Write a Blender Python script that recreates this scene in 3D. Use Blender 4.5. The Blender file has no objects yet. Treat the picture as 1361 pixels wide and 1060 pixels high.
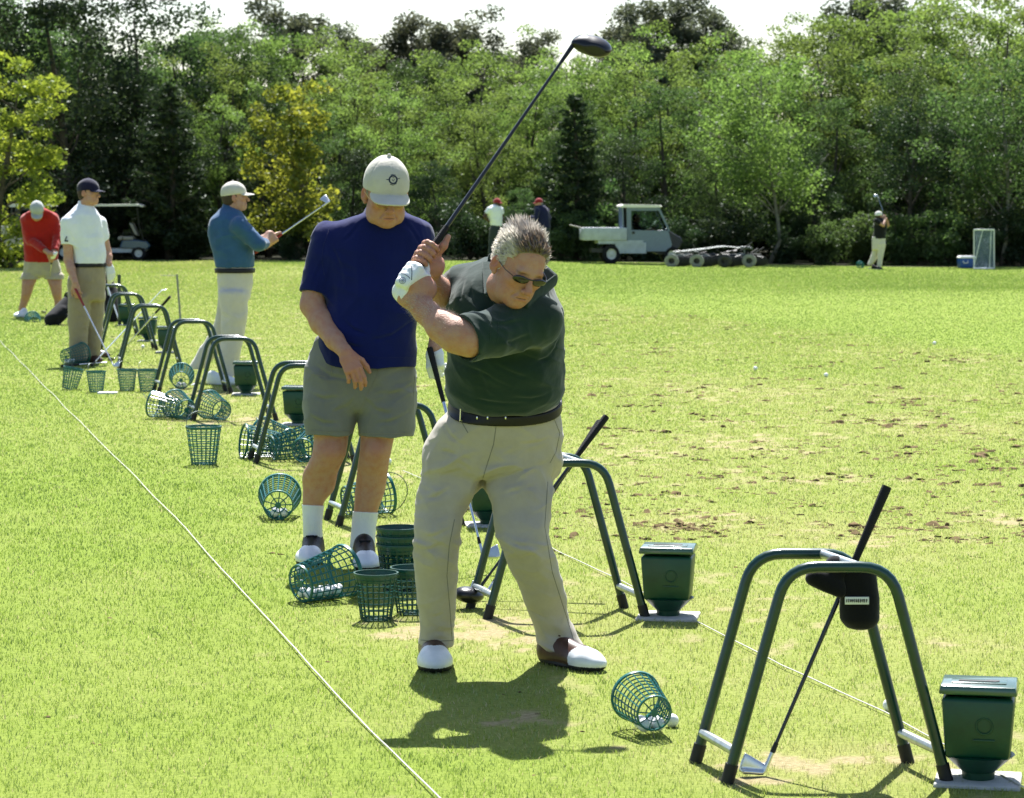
import bpy, math, random
import numpy as np
from mathutils import Vector, Matrix
from math import radians, sin, cos, pi

# ------------------------------------------------------------------ camera, sky, sun, exposure
SC = bpy.context.scene
COL = SC.collection
IMW, IMH, FPX, CAMH, HORZ = 1361.0, 1060.0, 3500.0, 1.6, 268.0
PITCH = math.atan((IMH / 2 - HORZ) / FPX)
cam_d = bpy.data.cameras.new("camera")
cam = bpy.data.objects.new("camera", cam_d)
COL.objects.link(cam)
cam.location = (0, 0, CAMH)
cam.rotation_euler = (radians(90) - PITCH, 0, 0)
cam_d.sensor_fit = 'HORIZONTAL'
cam_d.sensor_width = 36.0
cam_d.lens = FPX / IMW * 36.0
cam_d.clip_start = 0.1
cam_d.clip_end = 3000
cam_d.dof.use_dof = True
cam_d.dof.focus_distance = 9.8
cam_d.dof.aperture_fstop = 11.0
SC.camera = cam

SUN = Vector((0.0, 0.565, 0.825)).normalized()
world = bpy.data.worlds.new("World")
SC.world = world
world.use_nodes = True
wn = world.node_tree
bg = wn.nodes['Background']
sky = wn.nodes.new('ShaderNodeTexSky')
sky.sky_type = 'NISHITA'
sky.sun_disc = False
sky.sun_elevation = math.asin(SUN.z)
sky.sun_rotation = math.atan2(SUN.x, SUN.y)
sky.air_density = 1.0
sky.dust_density = 1.2
sky.ozone_density = 1.0
wn.links.new(sky.outputs[0], bg.inputs[0])
bg.inputs[1].default_value = 0.076
sun_d = bpy.data.lights.new("sun", 'SUN')
sun_d.energy = 5.0
sun_d.angle = radians(0.5)
sun_d.color = (1.0, 0.985, 0.955)
sun = bpy.data.objects.new("sun", sun_d)
COL.objects.link(sun)
sun.rotation_euler = (-SUN).to_track_quat('-Z', 'Y').to_euler()
sun.location = (-5, 30, 60)
SC.view_settings.view_transform = 'Standard'
SC.view_settings.look = 'None'
SC.view_settings.gamma = 1.0
SC.view_settings.use_curve_mapping = False
SC.view_settings.exposure = 1.32
SC.render.engine = 'CYCLES'
SC.cycles.max_bounces = 6
SC.cycles.diffuse_bounces = 3
SC.cycles.glossy_bounces = 3
SC.cycles.transmission_bounces = 5
SC.cycles.transparent_max_bounces = 6
SC.cycles.caustics_reflective = False
SC.cycles.caustics_refractive = False

rng = np.random.default_rng(7)
random.seed(7)
_cp, _sp = cos(PITCH), sin(PITCH)
C_R = np.array([1.0, 0, 0]); C_F = np.array([0, _cp, -_sp]); C_U = np.array([0, _sp, _cp])


def P(px, py, Y):
    """world point on the sight line of photo pixel (px, py) at depth Y"""
    d = C_R * ((px - IMW / 2) / FPX) - C_U * ((py - IMH / 2) / FPX) + C_F
    s = Y / d[1]
    return np.array([0, 0, CAMH]) + d * s


def smooth(a, b, x):
    t = np.clip((np.asarray(x, float) - a) / (b - a), 0, 1)
    return t * t * (3 - 2 * t)


def terrain(x, y):
    x = np.asarray(x, float); y = np.asarray(y, float)
    far = smooth(38, 78, y)
    z = -0.18 * far - 0.20 * far * smooth(-2, 14, x)
    # low mound at the back left and a soft swell on the right
    z = z + 0.16 * np.exp(-((x + 5.2) / 3.0) ** 2 - ((y - 66) / 6.0) ** 2)
    z = z + 0.10 * np.exp(-((x - 9) / 5.0) ** 2 - ((y - 44) / 7.0) ** 2)
    z = z - 0.05 * np.exp(-((x - 4) / 6.0) ** 2 - ((y - 38) / 5.0) ** 2)
    return z


def G(px, py):
    """ground point under a photo pixel"""
    lo, hi = 4.0, 400.0
    Y = np.geomspace(lo, hi, 4000)
    d = C_R * ((px - IMW / 2) / FPX) - C_U * ((py - IMH / 2) / FPX) + C_F
    pts = np.array([0, 0, CAMH]) + d[None] * (Y / d[1])[:, None]
    below = pts[:, 2] < terrain(pts[:, 0], pts[:, 1])
    i = int(np.argmax(below))
    a, b = Y[max(i - 1, 0)], Y[i]
    for _ in range(30):
        m = (a + b) / 2
        p = np.array([0, 0, CAMH]) + d * (m / d[1])
        if p[2] < terrain(p[0], p[1]): b = m
        else: a = m
    p = np.array([0, 0, CAMH]) + d * (b / d[1])
    p[2] = terrain(p[0], p[1])
    return p


# ------------------------------------------------------------------ objects, labels
def tag(o, label=None, cat=None, group=None, kind=None):
    if label: o['label'] = label
    if cat: o['category'] = cat
    if group: o['group'] = group
    if kind: o['kind'] = kind
    return o


def empty(name, loc, rz=0.0, label=None, cat=None, group=None):
    o = bpy.data.objects.new(name, None)
    COL.objects.link(o)
    o.location = tuple(float(v) for v in loc)
    o.rotation_euler = (0, 0, rz)
    o.empty_display_size = 0.1
    return tag(o, label, cat, group)


def link(name, me, parent=None):
    o = bpy.data.objects.new(name, me)
    COL.objects.link(o)
    if parent is not None: o.parent = parent
    return o


def copy_tree(o, parent=None):
    c = o.copy()
    COL.objects.link(c)
    c.parent = parent
    for ch in list(o.children):
        copy_tree(ch, c)
    return c


def mesh_np(name, V, F, mats, smooth_shade=True, mi=None, attrs=None):
    """V (n,3), F (m,k) array or list of arrays of different k"""
    me = bpy.data.meshes.new(name)
    V = np.asarray(V, np.float32)
    Fs = [np.asarray(f, np.int32) for f in (F if isinstance(F, list) else [F])]
    Fs = [f for f in Fs if len(f)]
    nl = sum(f.size for f in Fs); nf = sum(len(f) for f in Fs)
    me.vertices.add(len(V)); me.vertices.foreach_set('co', V.ravel())
    me.loops.add(nl); me.polygons.add(nf)
    me.loops.foreach_set('vertex_index', np.concatenate([f.ravel() for f in Fs]))
    ls = np.concatenate([np.full(len(f), f.shape[1], np.int32) for f in Fs])
    st = np.zeros(nf, np.int32); st[1:] = np.cumsum(ls)[:-1]
    me.polygons.foreach_set('loop_start', st)
    if smooth_shade:
        me.polygons.foreach_set('use_smooth', np.ones(nf, bool))
    for m in (mats if isinstance(mats, (list, tuple)) else [mats]):
        me.materials.append(m)
    if mi is not None:
        me.polygons.foreach_set('material_index', np.asarray(mi, np.int32))
    if attrs:
        for k, a in attrs.items():
            at = me.attributes.new(k, 'FLOAT', 'POINT')
            at.data.foreach_set('value', np.asarray(a, np.float32))
    me.update(calc_edges=True)
    return me


# ------------------------------------------------------------------ mesh builder for hard things
class MB:
    def __init__(s):
        s.v = []; s.f = {}; s.n = 0

    def add(s, V, F, m=0):
        V = np.asarray(V, float)
        s.v.append(V)
        for f in F:
            s.f.setdefault(len(f), []).append(([i + s.n for i in f], m))
        s.n += len(V)
        return s

    def tube(s, pts, r, seg=8, caps=True, m=0, closed=False):
        pts = [np.asarray(p, float) for p in pts]
        n = len(pts)
        rs = r if hasattr(r, '__len__') else [r] * n
        V = []; prev = None
        for i in range(n):
            if closed: t = pts[(i + 1) % n] - pts[i - 1]
            else: t = pts[min(i + 1, n - 1)] - pts[max(i - 1, 0)]
            t = t / (np.linalg.norm(t) + 1e-12)
            if prev is None:
                a = np.array([0, 0, 1.0]) if abs(t[2]) < 0.9 else np.array([1.0, 0, 0])
            else: a = prev
            u = a - t * (a @ t); u /= np.linalg.norm(u) + 1e-12
            prev = u; w = np.cross(t, u)
            for k in range(seg):
                an = 2 * pi * k / seg
                V.append(pts[i] + rs[i] * (cos(an) * u + sin(an) * w))
        F = []
        for i in range(n if closed else n - 1):
            j = (i + 1) % n
            for k in range(seg):
                k2 = (k + 1) % seg
                F.append((i * seg + k, i * seg + k2, j * seg + k2, j * seg + k))
        if caps and not closed:
            F.append(tuple(range(seg))[::-1])
            F.append(tuple((n - 1) * seg + k for k in range(seg)))
        return s.add(V, F, m)

    def box(s, c, sz, m=0, R=None, bev=0.0, taper=(1, 1)):
        c = np.asarray(c, float); h = np.asarray(sz, float) / 2
        if bev <= 0:
            V = []
            for z in (-1, 1):
                tx, ty = taper if z > 0 else (1, 1)
                for y, x in ((-1, -1), (-1, 1), (1, 1), (1, -1)):
                    V.append((x * h[0] * tx, y * h[1] * ty, z * h[2]))
            F = [(3, 2, 1, 0), (4, 5, 6, 7), (0, 1, 5, 4), (1, 2, 6, 5), (2, 3, 7, 6), (3, 0, 4, 7)]
        else:
            b = min(bev, *(h * 0.95))
            def ring(z, ins, tx, ty):
                o = []
                X = h[0] * tx - ins; Y = h[1] * ty - ins; q = max(b - ins, 0.0) + 1e-4
                for cx, cy, a0 in ((X - q, -(Y - q), -90), (X - q, Y - q, 0), (-(X - q), Y - q, 90), (-(X - q), -(Y - q), 180)):
                    for da in (0, 45, 90):
                        an = radians(a0 + da)
                        o.append((cx + q * cos(an), cy + q * sin(an), z))
                return o
            tx, ty = taper
            rings = [ring(-h[2], b * 0.9, 1, 1), ring(-h[2] + b * 0.3, b * 0.3, 1, 1), ring(-h[2] + b, 0, 1, 1),
                     ring(h[2] - b, 0, tx, ty), ring(h[2] - b * 0.3, b * 0.3, tx, ty), ring(h[2], b * 0.9, tx, ty)]
            V = sum(rings, []); k = 12; F = []
            for i in range(5):
                for j in range(k):
                    j2 = (j + 1) % k
                    F.append((i * k + j, i * k + j2, (i + 1) * k + j2, (i + 1) * k + j))
            F.append(tuple(range(k))[::-1]); F.append(tuple(5 * k + j for j in range(k)))
        V = np.asarray(V, float)
        if R is not None: V = V @ np.asarray(R).T
        return s.add(V + c, F, m)

    def lathe(s, prof, seg=24, c=(0, 0, 0), axis=None, m=0, cap=True):
        """prof: list of (r, h) about the axis"""
        ax = np.asarray(axis if axis is not None else (0, 0, 1), float); ax /= np.linalg.norm(ax)
        a = np.array([0, 0, 1.0]) if abs(ax[2]) < 0.9 else np.array([1.0, 0, 0])
        u = a - ax * (a @ ax); u /= np.linalg.norm(u); w = np.cross(ax, u)
        V = []
        for r, h in prof:
            for k in range(seg):
                an = 2 * pi * k / seg
                V.append(np.asarray(c) + ax * h + r * (cos(an) * u + sin(an) * w))
        F = []
        for i in range(len(prof) - 1):
            for k in range(seg):
                k2 = (k + 1) % seg
                F.append((i * seg + k, i * seg + k2, (i + 1) * seg + k2, (i + 1) * seg + k))
        if cap:
            if prof[0][0] > 1e-5: F.append(tuple(range(seg))[::-1])
            if prof[-1][0] > 1e-5: F.append(tuple((len(prof) - 1) * seg + k for k in range(seg)))
        return s.add(V, F, m)

    def prism(s, poly, y0, y1, m=0, R=None, c=(0, 0, 0), inset=0.0):
        """poly in (x,z), extruded along y; small chamfer when inset > 0"""
        n = len(poly)
        P2 = np.asarray(poly, float); ctr = P2.mean(0)
        def shrink(q):
            d = P2 - ctr
            return ctr + d * (1 - q / np.maximum(np.linalg.norm(d, axis=1, keepdims=True), 1e-6))
        if inset > 0:
            lay = [(y0, shrink(inset)), (y0 + inset, P2), (y1 - inset, P2), (y1, shrink(inset))]
        else:
            lay = [(y0, P2), (y1, P2)]
        V = []
        for y, q in lay:
            for x, z in q: V.append((x, y, z))
        F = []
        for i in range(len(lay) - 1):
            for k in range(n):
                k2 = (k + 1) % n
                F.append((i * n + k, i * n + k2, (i + 1) * n + k2, (i + 1) * n + k))
        F.append(tuple(range(n))[::-1]); F.append(tuple((len(lay) - 1) * n + k for k in range(n)))
        V = np.asarray(V)
        if R is not None: V = V @ np.asarray(R).T
        return s.add(V + np.asarray(c), F, m)

    def build(s, name, mats, parent=None, sm=True, org=(0, 0, 0)):
        V = np.concatenate(s.v) - np.asarray(org, float)
        Fs = []; mi = []
        for k, l in s.f.items():
            Fs.append(np.array([f for f, _ in l], np.int32)); mi += [m for _, m in l]
        me = mesh_np(name, V, Fs, mats, False, mi)
        if sm:
            me.polygons.foreach_set('use_smooth', np.ones(len(me.polygons), bool))
            try: me.set_sharp_from_angle(angle=radians(40))
            except Exception: pass
        return link(name, me, parent)


# ------------------------------------------------------------------ materials
MATS = {}


def mat(name, color, rough=0.6, metal=0.0, spec=0.5, noise=0.0, nscale=20.0, bump=0.0, bscale=60.0, sss=0.0, coat=0.0, dirt=None):
    """Principled with a little procedural variation of colour and relief"""
    if name in MATS: return MATS[name]
    m = bpy.data.materials.new(name); m.use_nodes = True
    nt = m.node_tree; N = nt.nodes; L = nt.links
    b = N['Principled BSDF']
    b.inputs['Base Color'].default_value = (*color, 1)
    b.inputs['Roughness'].default_value = rough
    b.inputs['Metallic'].default_value = metal
    b.inputs['Specular IOR Level'].default_value = spec
    if sss > 0:
        b.inputs['Subsurface Weight'].default_value = sss
        b.inputs['Subsurface Radius'].default_value = (0.012, 0.005, 0.003)
        b.inputs['Subsurface Scale'].default_value = 1.0
    if coat > 0:
        b.inputs['Coat Weight'].default_value = coat
        b.inputs['Coat Roughness'].default_value = 0.15
    tc = N.new('ShaderNodeTexCoord')
    if noise > 0:
        tx = N.new('ShaderNodeTexNoise'); tx.inputs['Scale'].default_value = nscale
        tx.inputs['Detail'].default_value = 5; tx.inputs['Roughness'].default_value = 0.65
        L.new(tc.outputs['Object'], tx.inputs['Vector'])
        mx = N.new('ShaderNodeMix'); mx.data_type = 'RGBA'
        c2 = dirt if dirt is not None else tuple(c * (1 - noise) for c in color)
        mx.inputs['A'].default_value = (*[min(1, c * (1 + noise * 0.4)) for c in color], 1)
        mx.inputs['B'].default_value = (*c2, 1)
        rp = N.new('ShaderNodeMapRange'); rp.inputs['From Min'].default_value = 0.35; rp.inputs['From Max'].default_value = 0.7
        L.new(tx.outputs['Fac'], rp.inputs['Value'])
        L.new(rp.outputs[0], mx.inputs['Factor'])
        L.new(mx.outputs['Result'], b.inputs['Base Color'])
    if bump > 0:
        t2 = N.new('ShaderNodeTexNoise'); t2.inputs['Scale'].default_value = bscale; t2.inputs['Detail'].default_value = 4
        L.new(tc.outputs['Object'], t2.inputs['Vector'])
        bp = N.new('ShaderNodeBump'); bp.inputs['Strength'].default_value = bump; bp.inputs['Distance'].default_value = 0.01
        L.new(t2.outputs['Fac'], bp.inputs['Height']); L.new(bp.outputs[0], b.inputs['Normal'])
    MATS[name] = m
    return m


def cloth(name, color, sheen=0.25, noise=0.12, bump=0.25, trans=0.0, wscale=900):
    if name in MATS: return MATS[name]
    m = mat(name, color, rough=0.95, spec=0.15, noise=noise, nscale=9, bump=bump, bscale=35)
    nt = m.node_tree; b = nt.nodes['Principled BSDF']
    b.inputs['Sheen Weight'].default_value = sheen
    b.inputs['Sheen Roughness'].default_value = 0.5
    return m


def leaf_mat(name, dark, light, trans, tw=0.5):
    m = bpy.data.materials.new(name); m.use_nodes = True
    nt = m.node_tree; N = nt.nodes; L = nt.links
    N.remove(N['Principled BSDF'])
    at = N.new('ShaderNodeAttribute'); at.attribute_name = 'var'
    oi = N.new('ShaderNodeObjectInfo')
    mx = N.new('ShaderNodeMix'); mx.data_type = 'RGBA'
    mx.inputs['A'].default_value = (*dark, 1); mx.inputs['B'].default_value = (*light, 1)
    L.new(at.outputs['Fac'], mx.inputs['Factor'])
    hs = N.new('ShaderNodeHueSaturation')
    mr = N.new('ShaderNodeMapRange'); mr.inputs['To Min'].default_value = 0.8; mr.inputs['To Max'].default_value = 1.2
    L.new(oi.outputs['Random'], mr.inputs['Value']); L.new(mr.outputs[0], hs.inputs['Value'])
    mr2 = N.new('ShaderNodeMapRange'); mr2.inputs['To Min'].default_value = 0.485; mr2.inputs['To Max'].default_value = 0.515
    L.new(oi.outputs['Random'], mr2.inputs['Value']); L.new(mr2.outputs[0], hs.inputs['Hue'])
    L.new(mx.outputs['Result'], hs.inputs['Color'])
    d = N.new('ShaderNodeBsdfDiffuse'); L.new(hs.outputs[0], d.inputs['Color'])
    g = N.new('ShaderNodeBsdfGlossy'); g.inputs['Roughness'].default_value = 0.45; g.inputs['Color'].default_value = (0.8, 0.85, 0.8, 1)
    t = N.new('ShaderNodeBsdfTranslucent')
    mt = N.new('ShaderNodeMix'); mt.data_type = 'RGBA'; mt.blend_type = 'MULTIPLY'; mt.inputs['Factor'].default_value = 1
    mt.inputs['B'].default_value = (*trans, 1)
    L.new(hs.outputs[0], mt.inputs['A']); L.new(mt.outputs['Result'], t.inputs['Color'])
    m1 = N.new('ShaderNodeMixShader'); m1.inputs[0].default_value = tw
    L.new(d.outputs[0], m1.inputs[1]); L.new(t.outputs[0], m1.inputs[2])
    m2 = N.new('ShaderNodeMixShader'); m2.inputs[0].default_value = 0.018
    L.new(m1.outputs[0], m2.inputs[1]); L.new(g.outputs[0], m2.inputs[2])
    L.new(m2.outputs[0], N['Material Output'].inputs['Surface'])
    MATS[name] = m
    return m

# ------------------------------------------------------------------ signed-distance modelling (bodies, clothes, shoes, club heads)
def nrm(v):
    v = np.asarray(v, float); return v / (np.linalg.norm(v) + 1e-12)


def _bb(f, lo, hi):
    f.lo = np.asarray(lo, float); f.hi = np.asarray(hi, float); return f


def cone(a, b, ra, rb=None):
    a = np.asarray(a, np.float32); b = np.asarray(b, np.float32)
    rb = ra if rb is None else rb
    ba = b - a; L2 = float(ba @ ba) + 1e-12
    def f(Q):
        p = Q - a
        h = np.clip((p @ ba) / L2, 0, 1)
        q = p - h[:, None] * ba
        return np.sqrt((q * q).sum(1)) - (ra + (rb - ra) * h)
    r = max(ra, rb)
    return _bb(f, np.minimum(a, b) - r, np.maximum(a, b) + r)


def sph(c, r): return cone(c, c, r, r)


def ell(c, r, M=None):
    c = np.asarray(c, np.float32); r = np.asarray(r, np.float32)
    M = np.eye(3, dtype=np.float32) if M is None else np.asarray(M, np.float32)
    def f(Q):
        q = (Q - c) @ M.T
        k0 = np.sqrt(((q / r) ** 2).sum(1)); k1 = np.sqrt(((q / r ** 2) ** 2).sum(1))
        return np.where(k0 < 0.15, -float(r.min()) * 0.85, k0 * (k0 - 1) / (k1 + 1e-9)).astype(np.float32)
    R = float(r.max())
    return _bb(f, c - R, c + R)


def ecap(a, b, ra, rb, udir):
    """tapered capsule of elliptical section; ra, rb = (along udir, across)"""
    a = np.asarray(a, np.float32); b = np.asarray(b, np.float32)
    ba = b - a; L = float(np.linalg.norm(ba)) + 1e-9; w = ba / L
    u = np.asarray(udir, np.float32); u = u - w * (u @ w); u = u / np.linalg.norm(u); v = np.cross(w, u)
    def f(Q):
        p = Q - a
        t = p @ w
        h = np.clip(t / L, 0, 1)
        qw = t - h * L
        ru = ra[0] + (rb[0] - ra[0]) * h; rv = ra[1] + (rb[1] - ra[1]) * h
        rw = np.minimum(ru, rv)
        x = p @ u; y = p @ v
        k0 = np.sqrt((x / ru) ** 2 + (y / rv) ** 2 + (qw / rw) ** 2)
        k1 = np.sqrt((x / ru ** 2) ** 2 + (y / rv ** 2) ** 2 + (qw / rw ** 2) ** 2)
        return np.where(k0 < 0.15, -0.8 * rw, k0 * (k0 - 1) / (k1 + 1e-9)).astype(np.float32)
    R = max(*ra, *rb)
    return _bb(f, np.minimum(a, b) - R, np.maximum(a, b) + R)


def rbox(c, half, r, M=None):
    c = np.asarray(c, np.float32); h = np.asarray(half, np.float32) - r
    M = np.eye(3, dtype=np.float32) if M is None else np.asarray(M, np.float32)
    def f(Q):
        q = np.abs((Q - c) @ M.T) - h
        return np.sqrt((np.maximum(q, 0) ** 2).sum(1)) + np.minimum(q.max(1), 0) - r
    R = float(np.linalg.norm(half))
    return _bb(f, c - R, c + R)


def half(pt, n):
    """half space: inside where (p - pt).n < 0"""
    pt = np.asarray(pt, np.float32); n = np.asarray(nrm(n), np.float32)
    def f(Q): return (Q - pt) @ n
    return _bb(f, [-9e3] * 3, [9e3] * 3)


def _cr(x, xs, ys):
    xs = np.asarray(xs, float); ys = np.asarray(ys, float)
    m = np.zeros_like(ys)
    d = np.diff(ys) / np.diff(xs)
    m[0], m[-1] = d[0], d[-1]
    for i in range(1, len(xs) - 1):
        m[i] = 0 if d[i - 1] * d[i] <= 0 else 2 * d[i - 1] * d[i] / (d[i - 1] + d[i])
    i = np.clip(np.searchsorted(xs, x) - 1, 0, len(xs) - 2)
    h = xs[i + 1] - xs[i]; t = (x - xs[i]) / h
    return ((2 * t ** 3 - 3 * t ** 2 + 1) * ys[i] + (t ** 3 - 2 * t ** 2 + t) * h * m[i]
            + (-2 * t ** 3 + 3 * t ** 2) * ys[i + 1] + (t ** 3 - t ** 2) * h * m[i + 1])


def slices(st, n=2.2, yaw=0.0, kt=0.04, kb=0.01, fold=None):
    """loft of horizontal elliptical slices; st rows (z, cx, cy, rx, ry)"""
    st = np.array(sorted([tuple(float(q) for q in s) for s in st]))
    zz = np.linspace(st[0, 0], st[-1, 0], 220)
    T = np.stack([_cr(zz, st[:, 0], st[:, i]) for i in range(1, 5)], 1)
    z0, z1 = st[0, 0], st[-1, 0]
    cy, sy = cos(yaw), sin(yaw)
    def f(Q):
        z = np.clip(Q[:, 2], z0, z1)
        cx = np.interp(z, zz, T[:, 0]); cyy = np.interp(z, zz, T[:, 1])
        rx = np.interp(z, zz, T[:, 2]); ry = np.interp(z, zz, T[:, 3])
        dx = Q[:, 0] - cx; dy = Q[:, 1] - cyy
        u = np.abs(dx * cy + dy * sy) + 1e-6; v = np.abs(-dx * sy + dy * cy) + 1e-6
        s = (u / rx) ** n + (v / ry) ** n
        k = s ** (1 / n)
        g = np.sqrt((u ** (n - 1) / rx ** n) ** 2 + (v ** (n - 1) / ry ** n) ** 2) * k ** (1 - n)
        d = np.where(k < 0.25, -0.75 * np.minimum(rx, ry), (k - 1) / (g + 1e-9))
        if fold is not None: d = d + fold(Q)
        def smax(a, b, kk):
            h = np.maximum(kk - np.abs(a - b), 0) / kk
            return np.maximum(a, b) + h * h * kk * 0.25
        d = smax(d, Q[:, 2] - z1, kt); d = smax(d, z0 - Q[:, 2], kb)
        return d.astype(np.float32)
    lo = (np.min(T[:, 0] - np.maximum(T[:, 2], T[:, 3])), np.min(T[:, 1] - np.maximum(T[:, 2], T[:, 3])), z0)
    hi = (np.max(T[:, 0] + np.maximum(T[:, 2], T[:, 3])), np.max(T[:, 1] + np.maximum(T[:, 2], T[:, 3])), z1)
    f.table = (zz, T)
    return _bb(f, lo, hi)


def S(py, xl, xr, Y, ry):
    """a slice whose left and right outline fall on photo pixels xl, xr of row py at depth Y"""
    L = P(xl, py, Y); R = P(xr, py, Y)
    return (L[2], (L[0] + R[0]) / 2, Y, abs(R[0] - L[0]) / 2, ry)


def off(f, d):
    def g(Q): return f(Q) - d
    return _bb(g, f.lo - max(d, 0), f.hi + max(d, 0))


def xf(f, c, M, s=1.0):
    """f modelled in a local frame whose axes are the rows of M"""
    c = np.asarray(c, np.float32); M = np.asarray(M, np.float32)
    def g(Q): return f(((Q - c) @ M.T / s).astype(np.float32)) * s
    cs = np.array([[(f.lo, f.hi)[(i >> k) & 1][k] for k in range(3)] for i in range(8)]) * s @ M + c
    return _bb(g, cs.min(0), cs.max(0))


def chain(pts, rs, k=0.01):
    return [(0, cone(pts[i], pts[i + 1], rs[i], rs[i + 1]), k) for i in range(len(pts) - 1)]


def hashn(ix, iy, iz, seed=0):
    h = (ix.astype(np.int64) * 374761393 + iy.astype(np.int64) * 668265263 + iz.astype(np.int64) * 2147483647 + seed * 144665) & 0xffffffff
    h = ((h ^ (h >> 13)) * 1274126177) & 0xffffffff
    return ((h ^ (h >> 16)) & 0xffff) / 65535.0


def vnoise(Q, seed=0):
    q = np.asarray(Q, float); i = np.floor(q).astype(np.int64); f = q - i; f = f * f * (3 - 2 * f)
    r = 0
    for a in (0, 1):
        for b in (0, 1):
            for c in (0, 1):
                w = (f[:, 0] if a else 1 - f[:, 0]) * (f[:, 1] if b else 1 - f[:, 1]) * (f[:, 2] if c else 1 - f[:, 2])
                r = r + w * hashn(i[:, 0] + a, i[:, 1] + b, i[:, 2] + c, seed)
    return r


def folds(amp, scale, seed=1, dirs=None, warp=0.6):
    """cloth folds: ridged noise, stretched; scale = cells per metre along the three directions"""
    M = np.eye(3) if dirs is None else np.array([nrm(d) for d in dirs])
    sc = np.asarray(scale, float)
    def f(Q):
        q = (Q @ M.T) * sc
        w = vnoise(q * 0.5 + 7.3, seed + 5)[:, None] - 0.5
        n = vnoise(q + w * warp * 2, seed)
        r = 1 - np.sqrt((2 * n - 1) ** 2 + .004)
        n = vnoise(q * 1.9 + 3.1 + w * warp * 3, seed + 11)
        r2 = 1 - np.sqrt((2 * n - 1) ** 2 + .006)
        return (-(0.75 * np.maximum(r, 0) ** 2.5 + 0.40 * np.maximum(r2, 0) ** 2.5 - 0.62) * amp).astype(np.float32)
    return f


def disp(f, *ds):
    def g(Q):
        d = f(Q)
        for h in ds: d = d + h(Q)
        return d
    return _bb(g, f.lo - 0.01, f.hi + 0.01)


def union(ops):
    """a smooth union as one primitive"""
    fs = [o[1] for o in ops if o[0] == 0]
    def g(Q):
        return eval_ops(ops, Q)
    return _bb(g, np.min([f.lo for f in fs], 0), np.max([f.hi for f in fs], 0))


def eval_ops(ops, Q):
    d = np.full(len(Q), 1e3, np.float32)
    for typ, f, k in ops:
        e = f(Q)
        if typ == 0:
            h = np.maximum(k - np.abs(d - e), 0) / k; d = np.minimum(d, e) - h * h * k * 0.25
        else:
            if typ == 1: e = -e
            h = np.maximum(k - np.abs(d - e), 0) / k; d = np.maximum(d, e) + h * h * k * 0.25
    return d


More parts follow.
